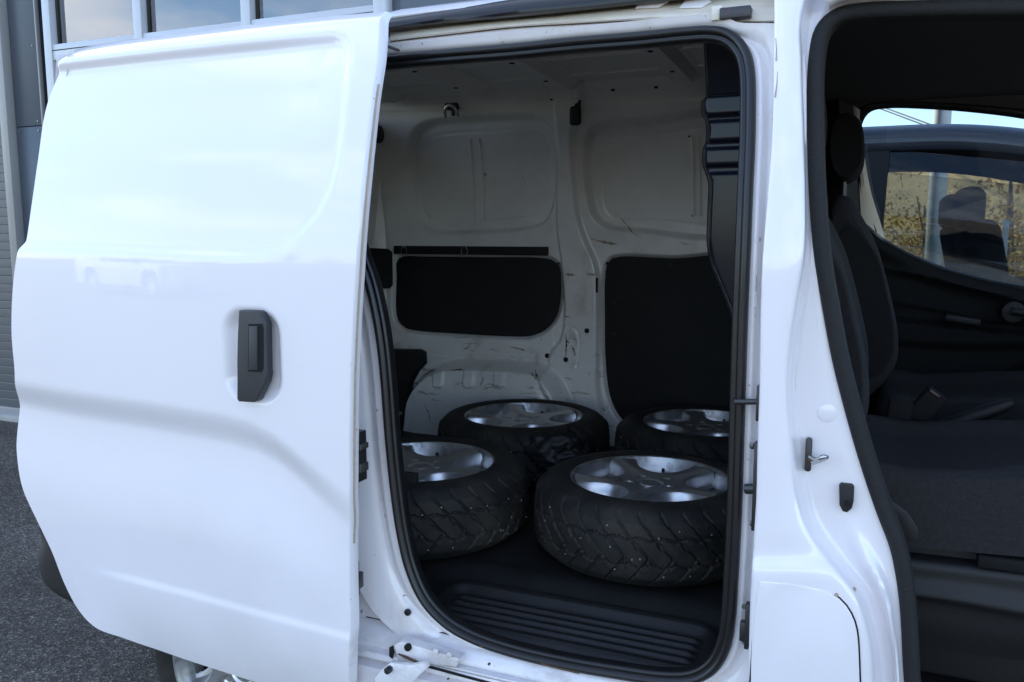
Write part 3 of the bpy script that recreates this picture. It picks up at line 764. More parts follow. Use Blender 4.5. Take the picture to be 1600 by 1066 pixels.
# outer skin showing inside the window frames: thin raised border lines
def ridge(poly, hgt, w):
    global HZ
    HZ = HZ + hgt * np.exp(-(poly_sdf(WXg, WZg, poly) / w) ** 2)
ridge(fpoly([(648, 300), (648, 235), (660, 215), (690, 207), (760, 203), (825, 200), (845, 212), (853, 260), (850, 315), (835, 335), (790, 343), (690, 348), (660, 340)]), -.004, .004)
ridge(fpoly([(938, 280), (938, 228), (950, 214), (1010, 210), (1150, 206), (1170, 340), (1010, 343), (955, 340), (941, 325)]), -.004, .004)
# upright stiffening ribs on the outer skin
for (u0, v0, u1, v1, w) in ((727, 216, 736, 340, .004), (742, 216, 752, 340, .004), (1078, 214, 1081, 335, .004), (1088, 214, 1091, 335, .004)):
    a, b = np.array(fpt(u0, v0)), np.array(fpt(u1, v1))
    ab = b - a; tt = np.clip(((WXg - a[0]) * ab[0] + (WZg - a[1]) * ab[1]) / (ab @ ab), 0, 1)
    d = np.sqrt((WXg - a[0] - ab[0] * tt) ** 2 + (WZg - a[1] - ab[1] * tt) ** 2)
    HZ = HZ + .009 * np.exp(-(d / w) ** 2)
# pillar between the bays stands proud, edges as flowing lines
PL = fpoly([(872, 130), (874, 250), (872, 350), (880, 420), (884, 480), (878, 530), (862, 552), (862, 600), (900, 640), (940, 660), (936, 600), (936, 520), (936, 450), (932, 410), (918, 380), (905, 340), (898, 270), (897, 210), (910, 160), (912, 120)], n=120)
HZ = HZ + .026 * sstep(.010, -.010, poly_sdf(WXg, WZg, PL))
PT = fpoly([(868, 548), (868, 572), (872, 576), (900, 577), (904, 573), (904, 515), (870, 510)])
ridge(PT, -.003, .004)
# long seam above the arch
sm = line_dist(WXg, WZg, [fpt(*q) for q in ((560, 545), (660, 553), (760, 559), (860, 569), (940, 573), (1000, 578))])
HZ = HZ + .004 * sstep(-.004, .004, sm)
# inner wheel arch
ARp = [(634, 700), (633, 650), (636, 625), (645, 604), (662, 585), (684, 572), (710, 566), (770, 567), (830, 572), (853, 578), (869, 592), (880, 608), (890, 640), (896, 700), (760, 760)]
AR = fpoly(ARp, 2.97)
sdA = poly_sdf(WXg, WZg, AR)
HZ = HZ + .098 * sstep(.006, -.030, sdA) + .012 * sstep(-.04, -.09, sdA) - .008 * np.exp(-((sdA - .012) / .008) ** 2)
for u in (689, 737, 784):         # three pads along the arch shoulder
    c = fpt(u, 588, 2.94)
    sd = poly_sdf(WXg, WZg, rrect(c[0] - .024, c[0] + .024, c[1] - .042, c[1] + .04, .018))
    HZ = HZ + .010 * sstep(.005, -.006, sd)
# gentle swages along the upper wall
for v in (140, 160):
    d = line_dist(WXg, WZg, [fpt(560, v + 14), fpt(1160, v - 4)])
    HZ = HZ + .003 * np.exp(-(d / .006) ** 2)
WYg = FW_ - .55 * np.clip(WZg - 1.28, 0, None) ** 2 - HZ
WYg -= .10 * np.clip((WZg - 1.80) / .13, 0, 1) ** 2
cwall = grid('cargo_wall', np.stack([WXg, WYg, WZg], -1), M['cargo'], van, ang=60)
def wall_y(x, z):
    i = int(np.clip((x - XL) / (XR_ - XL) * (NX - 1), 0, NX - 1)); j = int(np.clip((z - .52) / 1.41 * (NZ - 1), 0, NZ - 1))
    return WYg[i, j]
def on_wall(u, v, lift=0.0):
    x, z = fpt(u, v); y = wall_y(x, z)
    x, _, z = hit(u, v, y, 0)
    return (x, wall_y(x, z) - lift, z)
def board(name, poly, lift, m=None, shrink=1.0, th=.006):
    cx, cz = poly.mean(0)
    pts = [(cx + (x - cx) * shrink, FW_ - tum(cz) + .022 - lift, cz + (z - cz) * shrink) for x, z in poly]
    return prism(name, pts, (0, -th, 0), m or M['board'], cwall, bev=.001)
board('lining_board', P1, .006); 
b2 = board('lining_board', P2, .006)
for u, v in ((872, 412), (948, 412), (1048, 414), (958, 474), (958, 522)):
    p = fpt(u, v); cyl('board_screw', (p[0], FW_ + .004, p[1]), (p[0], FW_ + .010, p[1]), .006, M['plastic'], cwall, n=10, bev=.001)
# slotted bar above the board with two wire clips
a, b = on_wall(619, 391), on_wall(858, 392)
yb = min(a[1], b[1]) - .012
box('lashing_bar', ((a[0] + b[0]) / 2, yb, (a[2] + b[2]) / 2), (b[0] - a[0], .016, .034), M['board'], cwall, .002)
for u in (637, 731):
    p = on_wall(u, 392); tube('wire_clip', catmull([(p[0] - .012, yb - .012, p[2] - .028), (p[0] - .014, yb - .016, p[2] + .004), (p[0], yb - .018, p[2] + .020), (p[0] + .010, yb - .014, p[2] + .006), (p[0] + .008, yb - .011, p[2] - .018)], 16), .0018, M['steel'], cwall, 6)
# small drilled holes
for u, v, r in ((862, 154, .007), (957, 139, .008), (1025, 135, .008), (917, 517, .010), (855, 556, .010), (884, 562, .010), (879, 158, .003), (1077, 213, .004), (1082, 337, .004)):
    p = on_wall(u, v); cyl('hole', (p[0], p[1] - .0012, p[2]), (p[0], p[1] + .004, p[2]), r, M['hole'], cwall, n=16)
# hook bracket and slotted hanger
p = on_wall(709, 172)
box('hook_plate', (p[0], p[1] - .012, p[2] + .012), (.055, .022, .028), M['dark_steel'], cwall, .005)
tube('hook_ring', catmull([(p[0] - .026, p[1] - .016, p[2] - .030), (p[0] - .022, p[1] - .030, p[2]), (p[0], p[1] - .036, p[2] + .013), (p[0] + .022, p[1] - .030, p[2]), (p[0] + .026, p[1] - .016, p[2] - .026)], 18), .006, M['steel'], cwall, 8)
box('hook_tongue', (p[0] + .003, p[1] - .014, p[2] - .012), (.012, .016, .024), M['dark_steel'], cwall, .003)
p = on_wall(901, 166); 
box('hanger_strap', (p[0] + .004, p[1] - .006, p[2] + .030), (.022, .012, .085), M['board'], cwall, .004)
box('hanger_cup', (p[0] - .002, p[1] - .014, p[2] - .034), (.040, .026, .065), M['plastic'], cwall, .010, seg=3)
box('wall_slot', on_wall(932, 446, .001), (.008, .004, .055), M['hole'], cwall, .001)

# scuffs knocked into the wall by past loads: thin ragged patches
def wall_mark(name, pts, w, m, seed):
    rs = random.Random(seed); c = [on_wall(u, v, .0016) for u, v in pts]
    c = catmull(c, 14); rows_ = []
    for i, p in enumerate(c):
        k = w * rs.uniform(.25, 1.0) * math.sin(math.pi * (i + .6) / (len(c) + .2))
        t = c[min(i + 1, len(c) - 1)] - c[max(i - 1, 0)]
        n_ = np.array([-t[2], 0, t[0]]); n_ /= np.linalg.norm(n_) + 1e-9
        rows_.append([p + n_ * k * rs.uniform(.4, 1), p - n_ * k * rs.uniform(.2, 1)])
    rows_ = [[(a[0], wall_y(a[0], a[2]) - .0014, a[2]) for a in r] for r in rows_]
    grid(name, np.array(rows_), m, cwall, thick=.0006)
for k, (pts, w, m) in enumerate((
        ([(884, 521), (885, 535), (884, 558)], .005, 'scuff'), ([(885, 531), (888, 535), (891, 536)], .006, 'scuff'), ([(893, 540), (897, 548), (899, 556)], .006, 'scuff'), ([(895, 527), (899, 531), (903, 533)], .003, 'scuff'),
        ([(882, 495), (888, 495), (893, 497)], .003, 'scuff'), ([(798, 542), (810, 545), (822, 548)], .010, 'smear'), ([(724, 546), (730, 544), (734, 540)], .006, 'smear'), ([(882, 429), (890, 429), (899, 430)], .014, 'smear'), ([(917, 428), (924, 429), (931, 429)], .012, 'smear'),
        ([(664, 586), (674, 580), (684, 577)], .006, 'scuff'), ([(700, 580), (716, 578), (730, 579)], .004, 'scuff'), ([(750, 588), (752, 596), (750, 602)], .004, 'scuff'), ([(824, 582), (836, 590), (848, 604), (856, 612)], .008, 'smear'), ([(830, 581), (838, 588), (843, 594)], .004, 'scuff'),
        ([(754, 609), (762, 606), (770, 605)], .003, 'scuff'), ([(640, 620), (648, 612), (652, 604)], .004, 'scuff'), ([(664, 632), (670, 645), (672, 660)], .003, 'scuff'), ([(960, 330), (985, 360), (1002, 372)], .004, 'smear'), ([(1062, 378), (1068, 381), (1078, 382)], .002, 'scuff'), ([(922, 372), (940, 378), (965, 382)], .012, 'smear'))):
    wall_mark('scuff_mark', pts, w, M[m], k)
# tail of the load space: inner face of the rear doors and corner post
XB = -1.905
rearg = []
ys = np.linspace(1.50, 3.02, 60); zs = np.linspace(.52, 1.80, 90)
Yr, Zr = np.meshgrid(ys, zs, indexing='ij')
hr = .02 * sstep(.02, -.02, poly_sdf(Yr, Zr, rrect(2.36, 2.90, 1.32, 1.70, .07))) + .015 * sstep(.02, -.02, poly_sdf(Yr, Zr, rrect(2.36, 2.92, .62, 1.22, .05)))
hr += .02 * sstep(.02, -.02, poly_sdf(Yr, Zr, rrect(1.62, 2.22, 1.32, 1.70, .07))) + .015 * sstep(.02, -.02, poly_sdf(Yr, Zr, rrect(1.62, 2.22, .62, 1.22, .05)))
rdoor = grid('rear_door_lining', np.stack([XB - hr + .10 * np.clip((Zr - 1.25) / .6, 0, 1), Yr, Zr], -1), M['cargo'], van, ang=60)
# corner post (curved) between wall and rear door
post = []
for z in np.linspace(.52, 1.86, 40):
    yy = FW_ - tum(z)
    post.append([(XL + .008, yy - .012, z), (XL - .015, yy - .030, z), (XL - .035, yy - .05, z), (XB - .005, yy - .10, z)])
grid('corner_post', np.array([catmull(r, 14) for r in post]), M['cargo'], van, ang=60)
q = [hit(u, v, 2.955, 0) for u, v in ((545, 386), (606, 389), (612, 394), (613, 446), (608, 451), (545, 451))]
prism('lining_board', q, (0, .006, 0), M['board'], van, bev=.001)
q = [hit(u, v, 2.93, 0) for u, v in ((560, 546), (650, 548), (658, 552), (659, 570), (648, 582), (638, 600), (634, 640), (636, 690), (560, 690))]
prism('jack_cover', q, (0, .05, 0), M['board'], van, bev=.004)
p = hit(590, 210, 2.80, 0)
cyl('door_stay', (p[0] - .02, p[1], p[2]), (p[0] + .012, p[1], p[2]), .034, M['plastic'], van, n=24, bev=.006)
p = hit(622, 646, 2.90, 0); cyl('tie_down', (p[0], p[1] - .02, p[2]), (p[0], p[1] + .02, p[2]), .012, M['steel'], van, n=12, bev=.003)

# ceiling skin with three cross members
Xc, Yc = np.meshgrid(np.linspace(-1.88, -.2, 60), np.linspace(1.66, 2.86, 50), indexing='ij')
Zc = 1.888 - np.where(Yc > 2.25, .018, .105) * ((Yc - 2.25) / .6) ** 2
def ceil_z(y): return 1.888 - (.018 if y > 2.25 else .105) * ((y - 2.25) / .6) ** 2
ceil = grid('ceiling_skin', np.stack([Xc, Yc, Zc], -1), M['ceil'], van, flip=True)
def rib_x(u, v): 
    return hit(u, v, 2.80, 0)[0]
for xr in (rib_x(615, 160), rib_x(756, 136), rib_x(889, 124), rib_x(1074, 117)):
    G_ = []
    for y in np.linspace(1.68, 2.82, 40):
        z = ceil_z(y)
        k = sstep(2.82, 2.74, y) * .6 + .4
        d = .038 * k
        G_.append([(xr - .062, y, z - .002), (xr - .050, y, z - .008), (xr - .030, y, z - d), (xr + .026, y, z - d), (xr + .044, y, z - .008), (xr + .060, y, z - .002)])
    rb = grid('roof_rib', np.array(G_), M['ceil'], van, ang=30)
    for y in (2.0, 2.3, 2.58):
        cyl('hole', (xr - .002, y, ceil_z(y) - .040), (xr - .002, y, ceil_z(y) - .030), .008, M['hole'], rb, n=12)
for y in (1.85, 2.12, 2.45, 2.68):    # shallow stiffening beads along the roof skin
    tube('roof_bead', [(x, y, ceil_z(y) - .002) for x in np.linspace(-1.85, -.25, 12)], .006, M['ceil'], van, 8)
# inner skin of the near side, not seen but closing the box
grid('near_lining', np.array([[(x, 1.52 + tum(z), z) for z in np.linspace(.5, 1.70, 16)] for x in np.linspace(-1.84, -1.07, 8)]), M['cargo'], van)
# inner wheel box on the near side
box('near_wheel_box', (WX - .04, 1.60, .62), (.5, .13, .24), M['cargo'], van, .05, seg=4)

# floor mat with the moulded step
Xf, Yf = np.meshgrid(np.linspace(-1.92, -.2, 210), np.concatenate([np.linspace(1.512, 1.86, 150), np.linspace(1.88, 3.05, 20)]), indexing='ij')
FZ = .54
Zf = FZ - .028 * sstep(1.80, 1.70, Yf) - .018 * sstep(1.56, 1.51, Yf)
tray = poly_sdf(Xf, Yf, rrect(-.865, -.265, 1.555, 1.705, .03))
Zf += -.014 * sstep(.010, -.012, tray)
ins = sstep(-.012, -.024, tray)
for yv in (1.585, 1.615, 1.645, 1.675):
    Zf += ins * .008 * np.exp(-((Yf - yv) / .006) ** 4)
Zf += .006 * sstep(.05, .03, np.abs(tray)) * sstep(0.004, .012, tray) * sstep(.030, .02, tray) * .5
grid('floor_mat', np.stack([Xf, Yf, Zf], -1), M['mat'], van, ang=60)
grid('sill_return', np.array([[(x, 1.506, .494), (x, 1.515, .497), (x, 1.53, .4955)] for x in np.linspace(-1.0, -.15, 12)]), M['seal'], van)

# partition behind the driver: glossy black moulding with stepped pads
PY = 1.745
ul = [(1101, 55), (1100, 100), (1099, 130), (1097, 148), (1093, 156), (1093, 178), (1098, 186), (1099, 220), (1095, 230), (1094, 256), (1098, 268), (1103, 285), (1102, 330), (1101, 380), (1106, 410), (1118, 440), (1134, 480), (1146, 520), (1152, 560), (1154, 640)]
nb, nc = 320, 40
Lq = catmull([hit(u, v, PY + .02, 0) for u, v in ul], nb)
zof = lambda v: hit(1125, v, PY, 0)[2]
Gp = np.zeros((nb, nc, 3))
for i in range(nb):
    x, _, z = Lq[i]
    pad = 0.0
    for va, vb in ((148, 180), (188, 221), (231, 259), (270, 600)):
        za, zb = zof(vb), zof(va)
        pad = max(pad, float(sstep(za - .003, za + .005, z) * sstep(zb + .003, zb - .005, z)))
    for j in range(nc):
        s_ = (j / (nc - 1)) ** 1.6
        e = s_ * (-.09 - x)                       # distance in from the outline
        edge = .030 * (1 - float(sstep(0, .014, e))) ** 1.5
        inner_ = float(sstep(.010, .018, e))
        Gp[i, j] = (x + e, PY + edge + .014 * (1 - pad * inner_) + .016 * float(sstep(zof(150), zof(142), z)) - .5 * max(0.0, z - zof(146)) - .02 * e, z)
back = Gp[:, :1].copy(); back[..., 0] += .07; back[..., 1] += .25
mid_ = Gp[:, :1].copy(); mid_[..., 0] += .006; mid_[..., 1] += .05
grid('partition', np.concatenate([back, mid_, Gp], 1), M['abs'], van, ang=60)
box('light_block_partition', (-.200, 2.34, 1.19), (.018, 1.36, 1.34), M['plastic'], van, .004)  # full-width panel added to block light between cab and load space

# ------------------------------------------------------------------ loose wheels lying in the load space
TR, TW, RR = .300, .195, .205
def build_wheel_meshes():
    # tyre: lathe with a cut tread
    na = 612
    prof = [(.196, .172), (.203, .186), (.212, .192), (.232, .1945), (.252, .192), (.268, .185)]
    tread_r = lambda s: TR - .010 * abs(s) ** 2.5 - .012 * max(0, abs(s) - .8) / .2
    rows_ = [(r, z, 0, 0) for r, z in prof] + [(tread_r(s), TW / 2 + s * .080, s, 1) for s in np.linspace(1, -1, 53)] + [(r, TW - z, 0, 0) for r, z in prof[::-1]]
    G = np.zeros((na, len(rows_), 3))
    th = np.arange(na) / na * 2 * math.pi
    for j, (r, z, s, tr) in enumerate(rows_):
        rr = np.full(na, r)
        if tr:
            ph = th * 34 / (2 * math.pi) + (1.1 * abs(s) ** 1.2) * (1 if s > 0 else 1) + (.5 if s < 0 else 0)
            fr = ph % 1.0
            g = sstep(.075, .025, np.minimum(fr, 1 - fr)) * (1 if abs(s) > .10 else 0)
            tw = (th * 34 / (2 * math.pi)) % 1.0; zig = .34 + .22 * np.abs(tw - .5)
            g = np.maximum(g, sstep(.055, .02, np.abs(abs(s) - zig)))
            g = np.maximum(g, (.9 if abs(s) <= .32 else 0) * sstep(.08, .03, np.abs(((th * 34 / (2 * math.pi) + s * 1.3 + .3) % 1.0) - .5)))
            sip = np.where(((ph * 5) % 1.0 < .22) & (abs(s) > .42) & (abs(s) < .9), .22, 0)
            rr = rr - .0055 * np.maximum(g, sip)
        else:
            ridge_ = .0012 * (math.sin(r * 900) > .4)
            z = z + (ridge_ if z > TW / 2 else -ridge_)
        G[:, j] = np.stack([rr * np.cos(th), rr * np.sin(th), np.full(na, z)], 1)
    tyre = grid('tyre', G, M['rubber'], None, closed=True, ang=32)
    # barrel and lip
    bp = [(.196, .170), (.2045, .178), (.207, .186), (.2055, .1895), (.201, .188), (.197, .178), (.193, .165), (.186, .155), (.184, .118)]
    a2 = np.arange(160) / 160 * 2 * math.pi
    Gb = np.array([[(r * math.cos(a), r * math.sin(a), z) for r, z in bp] for a in a2])
    barrel = grid('rim_barrel', Gb, M['barrel'], None, closed=True, ang=35)
    Gw = np.array([[(r * math.cos(a), r * math.sin(a), z) for r, z in [(.1842, .119), (.1835, .10), (.170, .06), (.168, .02), (.190, .012), (.203, .006)]] for a in a2])
    well = grid('rim_well', Gw, M['well'], None, closed=True, ang=35)
    # five-spoke star as a polar relief with through openings
    nt_, nr = 460, 84
    R_, A_ = np.meshgrid(np.linspace(.0, .1935, nr), np.arange(nt_) / nt_ * 2 * math.pi, indexing='xy')
    loc = (A_ % (2 * math.pi / 5)) - math.pi / 5           # 0 in the middle of an opening
    xx, yy = R_ * np.sin(loc), R_ * np.cos(loc)
    e = np.sqrt((xx / .086) ** 2 + ((yy - .206) / .118) ** 2)
    Z = .176 + .007 * (R_ / .19) ** 2
    Z -= .004 * sstep(.036, .032, R_)
    Z += .005 * sstep(.026, .022, R_)
    Z -= .034 * sstep(1.0, .84, e) + .026 * sstep(.86, .3, e)
    Z -= .004 * np.exp(-(R_ / .06) ** 2)
    for k in range(5):      # bolt wells round the hub
        bx, by = .054 * math.cos(k * 2 * math.pi / 5 + .0), .054 * math.sin(k * 2 * math.pi / 5 + .0)
        dd = np.sqrt((R_ * np.cos(A_) - bx) ** 2 + (R_ * np.sin(A_) - by) ** 2)
        Z -= .004 * sstep(.0125, .0085, dd)
    # ridge down each spoke and fall-off to the lip
    sp = np.abs(np.abs(loc) - math.pi / 5) * R_
    Z += .003 * np.exp(-(sp / .016) ** 2) * sstep(.07, .12, R_)
    hole = (e < .74) & (R_ > .136)
    hm = ~(hole[:, :-1] & hole[:, 1:] & np.roll(hole, -1, 0)[:, :-1])
    Gs = np.stack([R_ * np.cos(A_), R_ * np.sin(A_), Z], -1)
    star = grid('rim_spokes', Gs, M['alloy'], None, closed=True, ang=50, mask=hm)
    valve = cyl('valve', (.170 * math.cos(-.628), .170 * math.sin(-.628), .10), (.160 * math.cos(-.628), .160 * math.sin(-.628), .168), .0045, M['seal'], None, n=10, bev=.001)
    # studs set in the tread, only just showing
    bm = bmesh.new()
    for k in range(46):
        a = random.uniform(0, 2 * math.pi); s = random.choice((-.72, -.5, -.15, .15, .5, .72)) + random.uniform(-.06, .06)
        r = tread_r(s) + .0005
        M4 = Matrix.Translation((r * math.cos(a), r * math.sin(a), TW / 2 + s * .08)) @ Vector((math.cos(a), math.sin(a), 0)).to_track_quat('Z', 'Y').to_matrix().to_4x4()
        bmesh.ops.create_cone(bm, segments=6, radius1=.0022, radius2=.0016, depth=.0025, cap_ends=True, matrix=M4)
    studs = bm_obj('studs', bm, M['stud'], None)
    studs['kind'] = 'stuff'
    return [tyre, barrel, star, valve, studs, well]
wparts = build_wheel_meshes()
def wheel_at(loc, spin, label, cat='wheel', group=None, first=False, tilt=None, parent=None, name='loose_wheel'):
    if parent is None:
        root = group_root(name, loc, label, cat, group)
    else:
        root = bpy.data.objects.new(name, None); COL.objects.link(root); root.parent = parent
        root.matrix_parent_inverse = Matrix.Translation(-Vector(WORLD_LOC.get(parent.name, (0, 0, 0))))
        root.location = loc
    for o in wparts:
        c = o if first else o.copy()
        if not first: COL.objects.link(c)
        c.parent = root; c.matrix_parent_inverse = Matrix.Identity(4)
        c.rotation_euler = (0, 0, spin) if o.name.split('.')[0] not in ('tyre',) else (0, 0, spin * .37)
    if tilt: root.rotation_euler = tilt
    return root
ZW = FZ + .187
def wpos(u, v): return hitz(u, v, ZW)
LW = []
c = wpos(1015, 747); LW.append((c, 'studded winter tyre on a silver five-spoke rim nearest the load sill', math.radians(90 + 36)))
c = wpos(658, 721); LW.append((c, 'studded winter tyre on silver rim beside the rear door jamb', math.radians(90 + 48)))
c = wpos(818, 649); LW.append((c, 'silver-rimmed wheel lying against the white inner wheel arch', math.radians(90 + 33)))
c = wpos(1102, 661); LW.append((c, 'silver-rimmed wheel in the far corner beside the black lining board', math.radians(90 + 22)))
for k, (c, lab, sp_) in enumerate(LW):
    wheel_at((c[0], c[1], FZ + .001), sp_, lab, 'wheel', 'loose wheels in the load space', first=(k == 0))
# the van's own rear wheel (parts grouped under one part)
def own_wheel(parent, x, y, z, ry, flip):
    r = bpy.data.objects.new('rear_wheel', None); COL.objects.link(r)
    return r
def axle_wheel(parent, cx, yface, cz, side, name='rear_wheel', scale=1.0):
    # an upright wheel; tyre is the part, rim pieces its sub-parts; side -1 faces -Y
    Mx = Matrix.Translation((cx, yface, cz)) @ Matrix.Rotation(math.radians(90 if side < 0 else -90), 4, 'X') @ Matrix.Scale(scale, 4) @ Matrix.Translation((0, 0, -TW))
    ty = bpy.data.objects.new(name, wparts[0].data); COL.objects.link(ty)
    ty.parent = parent
    ty.matrix_parent_inverse = Matrix.Translation(-Vector(WORLD_LOC.get(parent.name, (0, 0, 0))))
    ty.matrix_basis = Mx
    for o, nm in ((wparts[1], 'rim_barrel'), (wparts[2], 'rim_spokes')):
        c = bpy.data.objects.new(nm, o.data); COL.objects.link(c); c.parent = ty
    return ty
axle_wheel(van, WX, 1.462, .30, -1, 'rear_wheel')
axle_wheel(van, WX, 3.11, .30, 1, 'rear_wheel')

# crumpled black bag wedged between the wheels
bm = bmesh.new()
bmesh.ops.create_icosphere(bm, subdivisions=5, radius=1)
cb = hitz(868, 706, FZ + .13)
for v in bm.verts:
    d = v.co.normalized()
    n1 = mnoise.noise(d * 2.2 + Vector((3, 1, 7))); n2 = abs(mnoise.noise(d * 5.0 + Vector((9, 4, 2)))); n3 = abs(mnoise.noise(d * 11 + Vector((1, 5, 8))))
    r = 1 + .25 * n1 - .16 * n2 - .02 * n3
    v.co = Vector((d.x * r * .11, d.y * r * .075, d.z * r * .075))
    v.co.z = max(v.co.z, -.12)
bm.transform(Matrix.Translation((cb[0], cb[1], FZ + .13)) @ Matrix.Rotation(.25, 4, 'Z'))
bag = tag(bm_obj('plastic_bag', bm, M['bag'], None, ang=70), 'crumpled black plastic bag wedged between the loose wheels', 'plastic bag')

# ------------------------------------------------------------------ cab
# fabric-covered seal round the cab door opening
cv = [(1600, 12), (1500, 13), (1400, 15), (1345, 18), (1310, 25), (1287, 45), (1276, 90), (1274, 200), (1277, 300), (1285, 400), (1298, 480), (1313, 560), (1333, 640), (1356, 720), (1383, 800), (1402, 850), (1413, 900), (1420, 960), (1426, 1066)]
cl = [hit(u, v, 1.505) for u, v in cv]
low = [(.135, 1.505, .48), (.17, 1.505, .40), (.25, 1.505, .36), (.6, 1.505, .36), (.85, 1.505, .40), (.93, 1.505, .55), (.97, 1.505, .9), (.93, 1.52, 1.25), (.78, 1.56, 1.55), (.55, 1.60, 1.68)]
cloop = catmull([(x, 1.505 + tum(z), z) for x, _, z in [tuple(p) for p in cl[::-1]] ][::-1] + [(x, 1.505 + tum(z), z) for x, _, z in low], 420, closed=True)
# path order: top right -> left -> down -> round the bottom
prof_c = [(-.014, -.03)] + [(p[0], p[1]) for p in bead(0, .004, .0135, .012, 180, 0, 9)] + [(.014, -.06)]
prof_c = prof_c[::-1]
sweep('cab_opening_seal', cloop[::-1], [(a, b) for a, b in prof_c][::-1], M['trimseal'], van)
# side frame in front of the pillar: roof rail, door sill, front post
t = np.roll(cloop, -1, 0) - np.roll(cloop, 1, 0)
nx_, nz_ = t[:, 2], -t[:, 0]; L = np.sqrt(nx_ ** 2 + nz_ ** 2); nx_ /= L; nz_ /= L
mid = cloop.mean(0)
sgn = np.sign(((cloop[:, 0] - mid[0]) * nx_ + (cloop[:, 2] - mid[2]) * nz_).mean()); nx_ *= sgn; nz_ *= sgn
keep = np.array([not (p[0] < .16 and p[2] < 1.69) and not (p[0] < -.075) for p in cloop])
idx = np.where(keep)[0]; cut = np.where(np.diff(idx) > 1)[0]
if len(cut): idx = np.concatenate([idx[cut[0] + 1:], idx[:cut[0] + 1]])
fr_ = []
for i in idx:
    row = []
    for d, y in ((-.012, .03), (.0, .002), (.02, 0), (.03, -.03), (.04, -.055), (.07, -.062), (.11, -.05)):
        k_ = (.45 + .55 * float(sstep(-.02, .15, cloop[i][0]))) if cloop[i][2] > 1.5 and d > .02 else 1.0
        row.append(cloop[i] + np.array([nx_[i] * d * k_, y, nz_[i] * d * k_]))
    fr_.append(row)
grid('cab_frame', np.array(fr_), M['paint'], van, ang=60)

# headliner and floor
Gh = [[(x, y, 1.805 - .035 * sstep(2.5, 2.95, y) - .05 * sstep(.4, 1.0, x)) for y in np.linspace(1.60, 2.96, 24)] for x in np.linspace(-.22, 1.0, 16)]
grid('headliner', np.array(Gh), M['headliner'], van, flip=True)
box('cab_floor', (.42, 2.29, .44), (1.3, 1.56, .05), M['carpet'], van, .004)
box('toe_board', (1.02, 2.29, .75), (.04, 1.56, .66), M['carpet'], van, .004)
box('dashboard', (.95, 2.29, 1.05), (.36, 1.46, .36), M['plastic'], van, .06, seg=4)
# windscreen, bonnet, front end (outside the frame, they close the cab)
grid('windscreen', np.array([[(1.02 + .02, 1.62, 1.73), (1.35, 1.58, 1.42), (1.72, 1.55, 1.10)], [(1.05, 2.29, 1.76), (1.42, 2.29, 1.42), (1.80, 2.29, 1.10)], [(1.04, 2.96, 1.73), (1.35, 3.0, 1.42), (1.72, 3.03, 1.10)]]), M['glass'], van)
grid('bonnet', np.array([[(1.72, y, 1.10), (2.0, y, 1.02), (2.2, y, .85), (2.27, y, .55), (2.2, y, .25)] for y in (1.5, 1.9, 2.29, 2.7, 3.08)]), M['paint'], van)
for y in (1.455, 3.125):
    n_, m_ = 24, 20
    Xg, Zg = np.meshgrid(np.linspace(1.03, 2.2, n_), np.linspace(.25, 1.08, m_), indexing='ij')
    mk = ((Xg[:-1, :-1] + Xg[1:, 1:]) / 2 - 1.38) ** 2 + ((Zg[:-1, :-1] + Zg[1:, 1:]) / 2 - .3) ** 2 > .35 ** 2
    grid('front_wing', np.stack([Xg, np.full_like(Xg, y), Zg], -1), M['paint'], van, mask=mk)
axle_wheel(van, 1.38, 1.462, .30, -1, 'front_wheel'); axle_wheel(van, 1.38, 3.11, .30, 1, 'front_wheel')

# far door: card below, frame and glass above
CY = 3.04
def cpt(u, v, off=CY): return hit(u, v, off, -1)
sill_px = [(1338, 346), (1352, 352), (1380, 375), (1420, 398), (1470, 419), (1530, 436), (1600, 450), (1700, 463), (1800, 470)]
top_line = [cpt(u, v) for u, v in sill_px]
rowsn = 90
tl = catmull(top_line, 120)
Gc = []
feat_lines = []
for p in tl:
    row = []
    for k in range(rowsn):
        z = p[2] - (p[2] - .48) * k / (rowsn - 1)
        row.append((p[0], CY - tum(z), z))
    Gc.append(row)
Gc = np.array(Gc)
Xq, Zq = Gc[..., 0], Gc[..., 2]
def cz(u, v): q = cpt(u, v); return (q[0], q[2])
hh = .02 * sstep(.05, 0, np.abs(line_dist(Xq, Zq, [cz(u, v) for u, v in sill_px]) - .03))       # rounded shoulder
l1 = line_dist(Xq, Zq, [cz(*q) for q in ((1340, 412), (1378, 418), (1450, 432), (1520, 450), (1600, 470), (1750, 500))])
hh += .018 * np.exp(-(l1 / .012) ** 2) - .012 * sstep(0, .02, l1)
l2 = line_dist(Xq, Zq, [cz(*q) for q in ((1340, 470), (1395, 473), (1470, 485), (1530, 500), (1600, 506), (1750, 515))])
l3 = line_dist(Xq, Zq, [cz(*q) for q in ((1340, 490), (1395, 495), (1500, 508), (1600, 518), (1750, 530))])
hh += -.020 * sstep(0, .012, l2) + .055 * sstep(0, .012, l3)
l4 = line_dist(Xq, Zq, [cz(*q) for q in ((1340, 524), (1395, 530), (1500, 536), (1600, 534), (1750, 534))])
hh += -.03 * sstep(-.004, .03, l4)
l5 = line_dist(Xq, Zq, [cz(*q) for q in ((1340, 640), (1500, 620), (1600, 560), (1750, 500))])
hh += .05 * sstep(0, .05, l5)
Gc[..., 1] -= hh
fdoor = grid('far_door_card', Gc, M['card'], van, ang=60)
grid('window_ledge', np.array([[(p[0], CY - tum(p[2]) - .012, p[2] - .004), (p[0], CY - tum(p[2]), p[2] + .006), (p[0], CY + .03, p[2] + .008), (p[0], CY + .06, p[2] - .01)] for p in tl]), M['seal'], fdoor)
